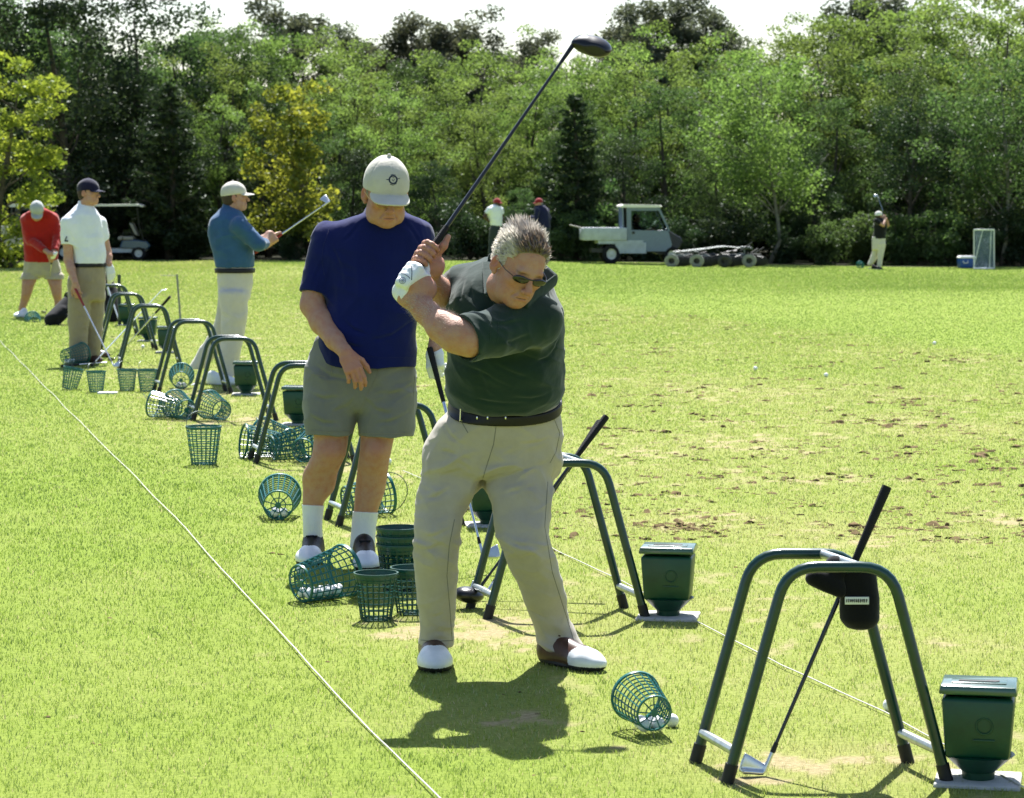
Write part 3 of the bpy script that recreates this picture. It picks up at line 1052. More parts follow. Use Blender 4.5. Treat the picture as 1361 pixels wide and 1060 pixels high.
EDGE = 'leafy trees along the woodland edge'
T_locust = [tree_mesh('broad', 8, 2.3, 11 + i, 'bright', 19000, 0.088, 0.16) for i in range(3)]
T_mid = [tree_mesh('broad', 8, 2.4, 31 + i, 'mid', 18000, 0.092, 0.10) for i in range(3)]
T_dark = [tree_mesh('broad', 9, 2.7, 51 + i, 'dark', 15000, 0.115, 0.12) for i in range(2)]
T_spread = tree_mesh('spread', 8, 2.5, 71, 'bright', 12500, 0.105, 0.34, BARKP, trunk_r=.085)
T_spread2 = tree_mesh('spread', 8, 2.6, 73, 'mid', 12500, 0.105, 0.36, BARKP, trunk_r=.09)
T_cedar = [tree_mesh('cone', 6, 1.55, 81 + i, 'dark', 11000, 0.10) for i in range(2)]
T_pine = [tree_mesh('pine', 10, 2.3, 91 + i, 'pine', 14000, 0.10, 0.40) for i in range(3)]
T_vine = tree_mesh('vine', 6, 1.5, 101, 'yellow', 7500, 0.13, 0.12)
T_yel = tree_mesh('broad', 6, 1.7, 111, 'yellow', 9500, 0.12, 0.05)
T_bush = [tree_mesh('bush', 2.6, 1.6, 121 + i, 'dark' if i else 'mid', 6000, 0.12) for i in range(3)]

# single trees one can pick out
tree_top(T_yel, 'sunlit_tree', 8, 78, 70, 6.0, 0.6, label='pale yellow-green young tree at the left edge beside the parked carts', group=None)
tree_top(T_dark[0], 'oak_tree', 66, -40, 84, 8.4, 0.3, label='tall dark oak rising out of the frame behind the man in the red sweater')
tree_top(T_dark[1], 'oak_tree', 165, -8, 88, 8.5, 2.0, label='tall dark tree with open gaps in its crown left of the cedar', group=None)
tree_top(T_cedar[0], 'cedar_tree', 225, 105, 82.0, 6.0, 0.0, label='broad dark cedar behind the golf cart with the white roof')
tree_top(T_cedar[1], 'cedar_tree', 765, 118, 82.5, 6.0, 1.0, label='narrow dark cedar standing behind the utility truck bed')
tree_top(T_vine, 'vine_covered_tree', 388, 112, 81.8, 5.8, 0.0, label='yellow-green vine covered tree behind the capped man in blue')
tree_top(T_spread, 'locust_tree', 1025, 62, 82.5, 7.8, 0.2, label='pale slender trunked tree behind the ball picker')
tree_top(T_spread2, 'locust_tree', 1335, 66, 82.5, 7.8, 2.4, label='tree with pale leaning trunk behind the white net frame')
tree_top(T_pine[0], 'pine_tree', 385, 2, 103, 10, 0.0, label='round grey-green pine on the skyline above the vine covered tree')
tree_top(T_pine[1], 'pine_tree', 545, 28, 104, 10, 1.0, label='grey-green pine on the skyline above the cap of the man in navy')
tree_top(T_pine[2], 'pine_tree', 620, 22, 104, 10, 2.0, label='dark pine on the skyline left of the raised club head')
tree_top(T_pine[0], 'pine_tree', 880, -14, 102, 10, 3.0, label='tallest dark pine on the skyline right of the raised club head')
tree_top(T_pine[1], 'pine_tree', 940, 14, 103, 10, 4.1, label='rusty tinged pine just right of the tallest skyline pine')
tree_top(T_pine[2], 'pine_tree', 1150, -22, 101, 10, 5.0, label='grey bushy pine on the skyline above the far golfer')
tree_top(T_pine[2], 'pine_tree', 830, 24, 105, 10, 0.7, label='small ragged pine on the skyline next to the raised club head')
tree_top(T_pine[0], 'pine_tree', 470, 36, 106, 10, 0.5, label='low pine top on the skyline right of the round pine')
tree_top(T_pine[1], 'pine_tree', 705, 48, 107, 10, 2.5, label='grey pine top just left of the raised club head')
tree_top(T_pine[2], 'pine_tree', 580, 34, 108, 10, 4.5, label='hazy pine between the two pines above the cap')

# the rest of the wood: rows of similar trees
gen = 'leafy green tree in the wooded edge behind the range'
r = np.random.default_rng(5)
def skyline(px):
    return np.interp(px, [-700, 0, 60, 130, 175, 210, 300, 350, 480, 560, 640, 720, 850, 970, 1060, 1100, 1180, 1250, 1361, 2100], [-10, -10, -10, 0, 40, 10, 28, 42, 48, 58, 58, 62, 55, 38, 42, 15, 10, -5, -10, -10])
rows = [(84.5, 200, 60, 0), (87.5, 120, 55, 1), (91.5, 62, 45, 2), (96.5, 22, 35, 3), (101.5, 60, 40, 4), (93.8, 120, 60, 5)]
for Y, drop, jit, row in rows:
    px = -560.0
    while px < 1920:
        step = (105 if row < 3 else 80) + 40 * r.random()
        px += step
        top = skyline(px) + drop * (0.55 + 0.4 * r.random()) + jit * (r.random() - 0.5)
        if row == 3: top = skyline(px) + 22 * r.random()
        k = r.random()
        if row == 0: ms, Hm = (T_mid[int(k * 30) % 3], 8) if k < 0.35 else (T_dark[int(k * 20) % 2], 9)  # shade low on the wood put into leaf colour: front row mostly dark-leaved
        elif 240 < px < 1361 or row == 2: ms, Hm = (T_locust[int(k * 3)], 8) if r.random() < 0.75 else (T_mid[int(k * 3)], 8)
        else: ms, Hm = (T_mid[int(k * 3)], 8) if r.random() < 0.5 else (T_dark[int(k * 2)], 9)
        if 130 < px < 200 and row >= 2: continue
        tree_top(ms, 'leafy_tree', px, top, Y + 1.2 * r.random(), Hm * 0.94, r.random() * 6.3, label=gen, group=EDGE)
for px_, top_, Y_ in ((20, 20, 93), (105, 35, 95), (172, 78, 92), (235, 45, 94), (290, 40, 97), (330, 62, 93)):
    tree_top(T_mid[int(r.random() * 3)], 'leafy_tree', px_, top_, Y_, 7.5, r.random() * 6.3, label=gen, group=EDGE)
px = -520.0
while px < 1900:
    px += 46 + 26 * r.random()
    tree_top(T_bush[int(r.random() * 3)], 'shrub', px, 262 + 40 * r.random(), 81.6 + 1.2 * r.random(), 2.6, r.random() * 6.3,
             label='dark leafy shrub at the foot of the woodland trees', cat='shrub', group='shrubs at the foot of the wood')
for Y, hh in ((90.0, 2.6), (99.0, 3.4), (108.0, 4.2)):
    px = -520.0
    while px < 1900:
        px += 62 + 34 * r.random()
        tree_top(T_bush[int(r.random() * 3)], 'shrub', px, P(0, 300, Y)[1] * 0 + HORZ - (hh * (.75 + .4 * r.random()) - 1.9) * FPX / Y, Y + 1.5 * r.random(), 2.6, r.random() * 6.3,
                 label='dark understorey shrub deep between the trunks of the wood', cat='shrub', group='understorey shrubs deep in the wood')

# ------------------------------------------------------------------ range furniture
GREEN = mat('green_paint', (0.003, 0.038, 0.028), 0.28, spec=0.5, noise=0.35, nscale=25, coat=0.3)
STEEL = mat('bare_steel', (0.50, 0.55, 0.54), 0.35, metal=0.8, noise=0.2, nscale=40)
RUBBER = mat('black_rubber', (0.012, 0.012, 0.013), 0.6, spec=0.4, noise=0.2, nscale=60)
GREENBOX = mat('green_plastic', (0.002, 0.050, 0.024), 0.38, spec=0.5, noise=0.3, nscale=12, bump=0.05, bscale=80)
CONC = mat('pale_concrete', (0.46, 0.45, 0.41), 0.9, noise=0.2, nscale=30, bump=0.3, bscale=60)

RD = np.array([-0.068, 0.27, 0.0])           # from the front frame to the rear frame
def u_frame(o):
    hw, tw, H_, rc = 0.312, 0.142, 0.602, 0.085
    a = np.array([-hw, 0, -0.03]); b = np.array([-tw, 0, H_])
    pts = [a]
    d = nrm(b - a)
    corner = b
    p0 = corner - d * rc; p1 = corner + np.array([rc, 0, 0])
    for t in np.linspace(0, 1, 7): pts.append(p0 * (1 - t) ** 2 + 2 * corner * t * (1 - t) + p1 * t * t)
    pts = pts + [np.array([-p[0], p[1], p[2]]) for p in pts[::-1]]
    return [p + o for p in pts]


def make_rack():
    e_ = empty('bag_stand', (0, 0, 0))
    for o_ in (np.zeros(3), RD):
        fr = MB().tube(u_frame(o_), 0.0158, 12).build('frame', GREEN, e_)
        for sx in (-1, 1):
            a = np.array([sx * 0.312, 0, -0.028]) + o_; b = np.array([sx * 0.142, 0, 0.602]) + o_
            d = nrm(b - a)
            MB().tube([a - d * 0.002, a + d * 0.085], 0.0188, 10).build('foot_cap', RUBBER, fr)
    for sx in (-1, 1):
        x = sx * (0.312 - 0.17 * 0.105 / 0.63)
        a = np.array([x, 0.012, 0.088]); b = np.array([x, -0.012, 0.088]) + RD
        MB().tube([a, b], 0.0135, 10).build('crossbar', STEEL, e_)
    MB().tube([np.array([0.055, 0.008, 0.602]), np.array([0.055, -0.008, 0.602]) + RD], 0.013, 10).build('top_bar', STEEL, e_)
    return e_


RACK_L = ['green steel bag stand nearest the camera with two black headcovers hanging from it', 'green bag stand behind the swinging golfer with a driver leaning through it',
          'green bag stand half hidden behind the legs of the man in navy', 'green bag stand left of the man in grey shorts beside the fallen baskets',
          'green bag stand in front of the denim shirted man with fallen baskets at both feet', 'green bag stand at the heel of the denim shirted man',
          'green bag stand with a club leaning across it beside the man in the white shirt', 'green bag stand behind the hip of the man in the white shirt',
          'farthest green bag stand beside the black golf bag']
rack_px = [(1112.5, 1041), (753, 822), (532, 699), (406, 616), (312, 559), (259, 523), (200.5, 490), (171, 465), (151, 446)]
rack0 = make_rack()
for i, (px, py) in enumerate(rack_px):
    o_ = rack0 if i == 0 else copy_tree(rack0)
    g = G(px, py); o_.location = tuple(g); o_.rotation_euler[2] = [0.0, 0.01, 0.03, -0.02, 0.02, 0.03, -0.03, 0.02, 0.0][i]
    tag(o_, RACK_L[i], 'bag stand', 'green bag stands along the tee line')


def make_box():
    e_ = empty('seed_box', (0, 0, 0), 0.0)
    zb, h = 0.075, 0.172
    mb = MB()
    # hollow tapering bin
    mb.box((0, 0, zb + h / 2), (0.176, 0.150, h), 0, bev=0.012, taper=(1.12, 1.12))
    mb.build('bin', GREENBOX, e_)
    mb = MB(); mb.box((0, 0, zb + h + 0.021), (0.212, 0.184, 0.024), 0, bev=0.005, taper=(0.97, 0.97))
    mb.box((0, -0.012, zb + h + 0.0345), (0.150, 0.060, 0.003), 0, bev=0.001)
    lid = mb.build('lid', mat('lid_plastic', (0.012, 0.075, 0.042), 0.30, spec=0.6, coat=0.8, noise=0.3, nscale=14), e_)
    MB().prism([(-.055, -.012), (.045, -.012), (.055, -.004), (.055, .014), (.020, .014), (.020, .002), (-.055, .002)], 0.0, 0.002,
               R=[[1, 0, 0], [0, 0, 1], [0, 1, 0]], c=(0, -0.012, zb + h + 0.0362)).build('slot', RUBBER, lid)
    lg = MB()
    lg.tube([(0.018 + .022 * cos(a), -0.0815, zb + 0.095 + .022 * sin(a)) for a in np.linspace(0, 2 * pi, 17)[:-1]], 0.003, 6, closed=True)
    lg.box((0.018, -0.0805, zb + 0.055), (0.06, 0.004, 0.006), bev=0.001)
    lg.build('badge', GREENBOX, e_)
    MB().lathe([(0.100, zb + 0.004), (0.088, zb - 0.006), (0.046, 0.03), (0.044, 0.006)], 20).build('funnel', GREENBOX, e_)
    MB().box((0, 0, -0.001), (0.235, 0.21, 0.022), bev=0.006).build('base_slab', CONC, e_)
    return e_


box_px = [(1300, 1040), (888, 822), (650, 700), (396, 566), (327, 526), (222, 470), (197, 455), (168, 434)]
BOX_L = ['dark green seed box on a white slab at the right edge of the photo', 'dark green seed box beside the right leg of the stand behind the golfer',
         'dark green seed box glimpsed between the legs of the swinging golfer', 'dark green seed box beside the hip of the man in grey shorts',
         'dark green seed box by the front foot of the denim shirted man', 'dark green seed box under the thin grey stake',
         'dark green seed box behind the stand with the leaning club', 'farthest dark green seed box next to the black golf bag']
box0 = make_box()
for i, (px, py) in enumerate(box_px):
    o_ = box0 if i == 0 else copy_tree(box0)
    o_.location = tuple(G(px, py - 2)); o_.rotation_euler[2] = [-.22, -.16, .1, -.1, .05, .1, .0, .1][i]
    tag(o_, BOX_L[i], 'seed box', 'dark green seed boxes beside the stands')

# ------------------------------------------------------------------ ball baskets
BASK = mat('basket_plastic', (0.010, 0.13, 0.118), 0.30, spec=0.5, noise=0.25, nscale=40)
BASKG = mat('basket_green', (0.004, 0.065, 0.050), 0.34, spec=0.5, noise=0.25, nscale=40)
WIRE = mat('handle_wire', (0.05, 0.07, 0.07), 0.4, metal=0.6)
BB_, BT_, BH_ = 0.074, 0.106, 0.235


def make_basket(solid=False, fine=True, handle=1):
    e_ = empty('ball_basket', (0, 0, 0))
    m = BASKG if solid else BASK
    mb = MB(); rr = lambda h: BB_ + (BT_ - BB_) * h / BH_
    nr = 20 if fine else 16
    for k in range(nr):
        an = 2 * pi * k / nr
        mb.tube([(rr(h) * cos(an), rr(h) * sin(an), h) for h in (0.004, BH_ * 0.5, BH_ - 0.008)], 0.0036 if fine else 0.0036, 4)
    for h in np.linspace(0.03, BH_ - 0.03, 7 if fine else 6):
        mb.tube([(rr(h) * cos(a), rr(h) * sin(a), h) for a in np.linspace(0, 2 * pi, 25)[:-1]], 0.0034 if fine else 0.0036, 4, closed=True)
    mb.build('lattice', m, e_)
    if solid:
        MB().lathe([(rr(BH_ - .045), BH_ - .045), (rr(BH_) + .001, BH_ - .01), (rr(BH_) - .004, BH_ - .01), (rr(BH_ - .045) - .004, BH_ - .045)], 28, cap=False).build('solid_band', m, e_)
    MB().lathe([(BT_ - .004, BH_ - .014), (BT_ + .004, BH_ - .014), (BT_ + .006, BH_ - .004), (BT_ + .005, BH_), (BT_ - .003, BH_), (BT_ - .004, BH_ - .014)], 32, cap=False).build('rim', m, e_)
    mb = MB()
    mb.lathe([(BB_ - .004, 0), (BB_ + .003, 0), (BB_ + .004, .008), (BB_ - .003, .008), (BB_ - .004, 0)], 28, cap=False)
    mb.tube([(BB_ * .5 * cos(a), BB_ * .5 * sin(a), .004) for a in np.linspace(0, 2 * pi, 21)[:-1]], 0.0026, 4, closed=True)
    for k in range(9):
        an = 2 * pi * k / 9
        mb.tube([(.012 * cos(an), .012 * sin(an), .004), ((BB_ - .002) * cos(an), (BB_ - .002) * sin(an), .004)], 0.0028, 4)
    mb.lathe([(.016, 0.0), (.016, .007)], 14)
    mb.build('base', m, e_)
    if handle:
        tilt = handle
        pts = []
        for a in np.linspace(0, pi, 17):
            x = (BT_ + .007) * cos(a); q = (BT_ + .01) * sin(a)
            pts.append((x, q * cos(tilt), BH_ - .012 + q * sin(tilt)))
        MB().tube(pts, 0.0022, 5).build('handle', WIRE, e_)
    return e_


def place_basket(e_, g, mode, az=0.0, roll=0.0, tip=0.0, label=None, sc=1.0):
    """mode 'up' standing, 'lie' on its side with its rim towards azimuth az (0 = away from the camera, + = left)"""
    if mode == 'up':
        e_.location = (g[0], g[1], g[2] + 0.002)
        e_.rotation_euler = (tip, 0, az + roll)
    else:
        sl = math.atan2(BT_ - BB_, BH_) + tip
        axis = Vector((-sin(az) * cos(sl), cos(az) * cos(sl), sin(sl)))
        q = axis.to_track_quat('Z', 'Y') @ Matrix.Rotation(roll, 4, 'Z').to_quaternion()
        e_.rotation_mode = 'QUATERNION'; e_.rotation_quaternion = q
        b = Vector((g[0], g[1], g[2])) + Vector((0, 0, BB_ * cos(sl) + 0.004))
        e_.location = b - Vector((axis.x, axis.y, 0)) * BH_ * 0.5
    e_.scale = (sc, sc, sc)
    tag(e_, label, 'ball basket', 'wire-look baskets for range balls')


bk = make_basket(); bks = make_basket(True, True, 0); bk_nh = make_basket(False, True, 0)
first = {id(bk): True, id(bks): True, id(bk_nh): True}
def basket(src, px, py, mode, az=0.0, roll=0.0, tip=0.0, label=None, dz=0.0, sc=1.0):
    o_ = src if first[id(src)] else copy_tree(src)
    first[id(src)] = False
    g = G(px, py); g[2] += dz
    place_basket(o_, g, mode, az, roll, tip, label, sc)
    return g


basket(bk_nh, 852, 972, 'lie', 0.30, 0.1, sc=.72, label='green basket lying with its spoked base to the camera nearest the front bag stand')
basket(bk_nh, 430, 797, 'lie', -0.85, 0.5, label='big fallen green basket with balls inside at the feet of the man in shorts')
basket(bks, 500, 824, 'up', 0, 0.2, sc=.78, label='single dark green basket with solid upper band in front of the basket stack')
basket(bks, 548, 816, 'up', 0, 0.7, sc=.78, label='dark green basket right behind the trouser leg of the swinging golfer')
for k in range(3):
    basket(bks, 530, 786, 'up', 0, 0.9 + k, dz=0.034 * k + 0.001, sc=.84,
           label=['bottom basket of the nested dark green stack', 'middle basket of the nested dark green stack', 'top basket of the nested dark green stack'][k])
basket(bk_nh, 371, 688, 'lie', 0.05, 0.3, label='green basket lying with its spoked base to the camera left of the white socks')
basket(bk, 271, 617, 'up', 0.2, 0.4, label='upright green basket standing alone on the open grass')
basket(bk_nh, 347, 608, 'lie', 1.9, 0.3, label='fallen basket at the left stand foot beside the grey shorts')
basket(bk, 366, 604, 'lie', 0.9, 1.0, label='fallen basket in the middle of the heap behind the stand leg', dz=0.02)
basket(bk, 386, 611, 'lie', -1.2, 0.2, label='fallen basket with its open rim facing right towards the bare legs')
basket(bk_nh, 412, 613, 'lie', -0.3, 0.5, label='fallen basket almost hidden behind the bare calf')
basket(bk, 488, 684, 'lie', -1.1, 0.9, label='basket with loose wire handle behind the shin of the man in shorts')
basket(bk, 218, 556, 'lie', 1.2, 0.4, sc=.92, label='fallen basket with open rim facing left at the foot of the stand')
basket(bk_nh, 240, 557, 'lie', 0.5, 1.1, label='fallen bluish basket between the open one and the stand foot')
basket(bk_nh, 286, 558, 'lie', 0.55, 0.2, label='fallen basket with pale lattice just inside the stand')
basket(bk_nh, 241, 516, 'lie', 0.1, 0.2, label='fallen basket with its base to the camera by the raised white heel')
basket(bk, 92, 517, 'up', 1.2, 0.5, tip=0.22, sc=.8, label='tilted basket at the left end of the row of four small baskets')
basket(bk, 128, 521, 'up', 0.1, 0.9, sc=.76, label='upright basket second in the row of four beside the white tee plate')
basket(bk, 169, 519, 'up', 0.6, 0.4, sc=.78, label='darker upright basket third in the row of four')
basket(bk, 196, 520, 'up', 0.9, 0.1, sc=.8, label='upright basket fourth in the row touching the stand leg')
basket(bk_nh, 99, 484, 'lie', -0.7, 0.2, label='fallen basket at the feet of the man in the white shirt')
basket(bk_nh, 46, 428, 'up', 0.9, 0.1, label='upright basket in front of the man in the red sweater')
g_far = G(1144, 356)
basket(bk_nh, 1144, 356, 'lie', 0.2, 0.1, label='tiny far basket beside the distant golfer swinging at the wood')

# ------------------------------------------------------------------ balls
BALL = mat('ball_white', (0.80, 0.81, 0.80), 0.3, spec=0.5, bump=0.1, bscale=350)
me_ball = None
def ball(p, label, group):
    global me_ball
    if me_ball is None:
        mb = MB(); mb.lathe([(0.0213 * sin(t) + 1e-6, -0.0213 * cos(t)) for t in np.linspace(0, pi, 11)], 16, cap=False)
        o_ = mb.build('golf_ball', BALL); me_ball = o_.data
    else: o_ = link('golf_ball', me_ball)
    o_.location = tuple(float(v) for v in p)
    return tag(o_, label, 'golf ball', group)


r = np.random.default_rng(3)
ball(G(893, 966) + [0, 0, .02], 'white golf ball lying just outside the nearest fallen basket', 'loose golf balls')
for px, py, lb in [(1098, 501, 'far white ball on the divot strewn turf right of centre'), (1004, 492, 'white ball in the divot field left of the other stray ball'),
                   (1242, 458, 'most distant white ball near the edge of the smooth fairway'), (1182, 945, 'white ball beside the rope seen through the nearest stand'),
                   (516, 617, 'white ball on the turf behind the man in grey shorts'), (400, 762, 'white ball under the shoe tip of the man in shorts'),
                   (190, 463, 'white ball near the feet of the stand with the leaning club')]:
    ball(G(px, py) + [0, 0, .019], lb, 'loose golf balls')
def balls_in(px, py, az, n, lb):
    g = G(px, py); ax = np.array([-sin(az), cos(az), 0]); sd = np.array([cos(az), sin(az), 0])
    k = 0
    for row in range(2):
        for i in range(n // 2 + (n % 2 if row == 0 else 0)):
            t = -0.088 + 0.044 * i + (0.02 if row else 0)
            for s in ((-0.022, 0.022) if row == 0 else (0.0,)):
                if k >= n: return
                ball(g + ax * t + sd * (s + 0.006 * r.random()) + [0, 0, 0.036 + 0.034 * row + 0.03 * (t + 0.1) * 0.0], lb, 'golf balls inside ' + lb.split('inside ')[1]); k += 1
balls_in(852, 971, 0.30, 4, 'white ball inside the nearest fallen basket')
balls_in(430, 797, -0.85, 9, 'white ball inside the big fallen basket')
balls_in(371, 688, 0.05, 5, 'white ball inside the fallen basket left of the socks')
balls_in(99, 484, -0.7, 5, 'white ball inside the fallen basket by the white shirted man')
balls_in(241, 516, 0.1, 5, 'white ball inside the fallen basket by the raised heel')

g = G(143, 523)
o_ = MB().box((0, 0, 0.006), (0.16, 0.10, 0.02), bev=0.006).build('tee_plate', mat('plate_white', (0.78, 0.78, 0.75), 0.6, noise=0.1))
o_.location = tuple(g); tag(o_, 'small flat white plate on the grass beside a row of baskets', 'tee plate')
STAKE = mat('stake_grey', (0.24, 0.25, 0.24), 0.7, noise=0.3, nscale=20)
g = G(240, 424)
e_ = empty('stake', g, label='thin grey stake with a short side wire beyond the bag stands', cat='stake')
MB().tube([(0, 0, -0.03), (-0.045, 0.0, 0.62)], 0.014, 8).build('post', STAKE, e_)
MB().tube([(-0.03, 0, 0.60), (-0.27, 0.0, 0.60)], 0.004, 5).build('wire', STAKE, e_)
g = G(159, 432)
o_ = MB().tube([(0, 0, -0.03), (0, 0, 0.66)], 0.022, 8).build('stake', mat('stake_dark', (0.035, 0.05, 0.04), 0.7)); o_.location = tuple(g)
tag(o_, 'dark upright stake rising behind the farthest bag stand', 'stake')

# ------------------------------------------------------------------ clubs
GRIPM = mat('grip_black', (0.010, 0.010, 0.011), 0.75, spec=0.3, bump=0.3, bscale=300)
GRIPR = mat('grip_red', (0.28, 0.03, 0.03), 0.7, spec=0.3)
SHAFT = mat('shaft_steel', (0.66, 0.67, 0.68), 0.22, metal=1.0)
SHAFTK = mat('shaft_graphite', (0.012, 0.013, 0.018), 0.28, spec=0.5, coat=0.2)
HEADS = mat('head_steel', (0.68, 0.69, 0.68), 0.28, metal=0.9, noise=0.1)
HEADK = mat('head_black', (0.008, 0.008, 0.010), 0.30, spec=0.4, coat=0.15)
HEADR = mat('head_red', (0.45, 0.05, 0.03), 0.35)


def club(butt, tip, kind, toe, label, grip=GRIPM, shaft=SHAFT, up=None, grip_len=0.26, cat='golf club', head_s=1.0, dark_tip=0.0):
    """butt end, hosel end (sole point for irons) and the direction the toe points"""
    butt, tip = np.asarray(butt, float), np.asarray(tip, float)
    d = nrm(butt - tip); L_ = np.linalg.norm(butt - tip)
    e_ = empty('golf_club', tip, label=label, cat=cat)
    b = d * L_
    MB().tube([b, b - d * 0.012, b - d * grip_len * .5, b - d * grip_len], [0.0135, 0.0145, 0.0122, 0.0100], 10).build('grip', grip, e_)
    MB().tube([b - d * (grip_len - .02), d * 0.5 * L_, d * (0.06 + dark_tip)], [0.0076, 0.0066, 0.0050], 10).build('shaft', shaft, e_)
    toe0 = nrm(np.asarray(toe, float)); toe = nrm(toe0 - d * (toe0 @ d) * (0.3 if kind == 'driver' else 1))
    if kind == 'driver':
        up_ = nrm(np.asarray(up if up is not None else d, float)); up_ = nrm(up_ - toe * (up_ @ toe)); fw = np.cross(up_, toe)
        M = np.stack([toe, fw, up_])
        ops = [(0, ell((0.058, 0.012, 0.0), (0.066, 0.052, 0.031)), .01), (0, ell((0.075, 0.004, -0.002), (0.05, 0.05, 0.028)), .012),
               (0, cone((0.0, -0.01, 0.0), (0.03, 0.0, 0.0), 0.010, 0.02), .02), (2, half((0, -0.038, 0), (0, -1, 0.12)), .004)]
        hd = sdf_in('club_head', ops, 0.004 if head_s < 2 else .006, [HEADK], e_, (0, 0, 0), (0, 0, 0), M, head_s)
        if head_s == 1.0:
            MB().box((0.095, 0.012, -0.004), (0.016, 0.03, 0.008), bev=0.002, R=None).build('badge', HEADR, hd)
            c_ = hd.children[0]
            W = np.array([v.co for v in c_.data.vertices]) @ M
            c_.data.vertices.foreach_set('co', W.astype(np.float32).ravel())
        MB().tube([d * 0.09, d * 0.0], [0.0062, 0.0085], 10).build('hosel', HEADK, e_)
    else:
        toe = nrm(toe0 * [1, 1, .25]); up_ = nrm(d - toe * (d @ toe)); n_ = nrm(np.cross(up_, toe)); M = np.stack([toe, n_, up_]); dl = M @ d
        ops = [(0, ecap((0.008, 0, 0.006), (0.066, 0, 0.024), (0.017, 0.006), (0.030, 0.005), (0, 0, 1)), .006),
               (0, cone((0.008, 0.004, -0.006), (0.062, 0.004, -0.002), 0.007, 0.008), .006), (0, cone((0, 0, 0.0), dl * .065, 0.0075, 0.0065), .006)]
        sdf_in('club_head', ops, 0.003, [HEADS], e_, (0, 0, 0), (0, 0, 0), M, head_s)
        MB().tube([d * 0.055, d * 0.085], [0.0078, 0.0068], 10).build('ferrule', RUBBER, e_)
    return e_


# wedge leaning on the nearest stand
gr = G(1017, 1032); YR = gr[1]
club(P(1179, 646, YR + 0.12), G(1016, 1031) + [0, 0, .015], 'iron', (-1, -0.1, 0.1), 'wedge leaning through the nearest bag stand with its bright head on the grass', shaft=SHAFTK, head_s=0.95)
g = G(628, 806)
club(P(806, 553, g[1] + 0.30), g + [0.01, 0, .05], 'driver', (-0.55, -0.8, -0.02), 'black driver with red mark resting head down in the stand behind the golfer', shaft=SHAFTK, up=(.15, 0, 1))
g2 = G(640, 800)
club(P(797, 560, g2[1] + 0.42), g2 + [0.02, 0.05, .03], 'iron', (-0.8, -0.4, 0.1), 'dark shafted iron resting beside the black driver in the same stand', shaft=SHAFTK)
g = G(122, 488)
club(P(226, 394, g[1] + 0.5), G(152, 480) + [0, 0, .02], 'iron', (-0.8, -0.3, -.2), 'steel club leaning across the stand beside the man in the white shirt')
club(G(122, 488) + [0, 0, .02], G(205, 430) + [0.1, 0, .44], 'iron', (0.6, -0.2, .4), 'club with black grip on the grass and shaft propped over the stand leg', grip_len=.30)
club(G(82, 489) + [0, 0, .02], G(140, 484) + [0, 0, .02], 'iron', (0.3, -0.9, .0), 'club lying flat on the grass by the fallen basket at the white shirted man', grip=GRIPM)

# black headcovers hung on the nearest stand
HC = cloth('headcover_black', (0.008, 0.008, 0.009), sheen=0.15, noise=0.2)
LBL = mat('label_white', (0.72, 0.74, 0.74), 0.7)
g1 = G(1112.5, 1041); yb = g1[1] + 0.13
c0 = P(1142, 795, yb)
e_ = empty('headcover', c0, label='long black headcover with a white printed label hanging from the nearest stand', cat='headcover')
st = [S(753, 1120, 1163, yb, .035), S(775, 1119, 1166, yb, .045), S(800, 1116, 1168, yb, .052), S(820, 1116, 1168, yb, .055), S(832, 1124, 1162, yb, .042), S(836.5, 1134, 1152, yb, .02)]
sdf_part('cover', [(0, slices(st, 2.2, kt=.01, kb=.01, fold=folds(.006, (9, 9, 5), 3)), .01)], .0045, [HC], e_, c0)
yl = yb - .0555
a, b = P(1123, 793, yl), P(1155, 803, yl)
mb = MB().box(((a + b) / 2 - c0), (abs(b[0] - a[0]), 0.003, abs(a[2] - b[2])), bev=.001)
lab = mb.build('label', LBL, e_)
mb = MB(); rl = np.random.default_rng(2)
w = abs(b[0] - a[0]); x = -w * .43
while x < w * .43:                     # a line of tiny dark print, too small to read in the photograph
    q = .0022 + .002 * rl.random(); hgt = .008 + .002 * rl.random()
    mb.box(((a + b) / 2 - c0) + [x, -.0022, 0.0], (q, .0015, hgt), bev=.0002)
    if rl.random() < .6: mb.box(((a + b) / 2 - c0) + [x + .002, -.0021, (rl.random() - .5) * .006], (.004, .0015, .002), bev=.0002)
    x += q + .0025
mb.build('print', mat('print_black', (0.02, 0.02, 0.02), .8), lab)
c0 = P(1100, 770, yb)
e_ = empty('headcover', c0, label='short folded black headcover hanging left of the labelled one', cat='headcover')
ops = [(0, ecap(P(1112, 752, yb), P(1098, 778, yb), (.035, .03), (.045, .04), (1, 0, 0.3)), .02), (0, ecap(P(1084, 768, yb - .02), P(1112, 785, yb - .02), (.03, .03), (.03, .03), (0, 0, 1)), .02),
       (2, half(P(1088, 782, yb), (-.4, 0, -1)), .01)]
sdf_part('cover', [(a_, disp(f, folds(.005, (10, 10, 7), 8)) if a_ == 0 else f, k) for a_, f, k in ops], .0045, [HC], e_, c0)

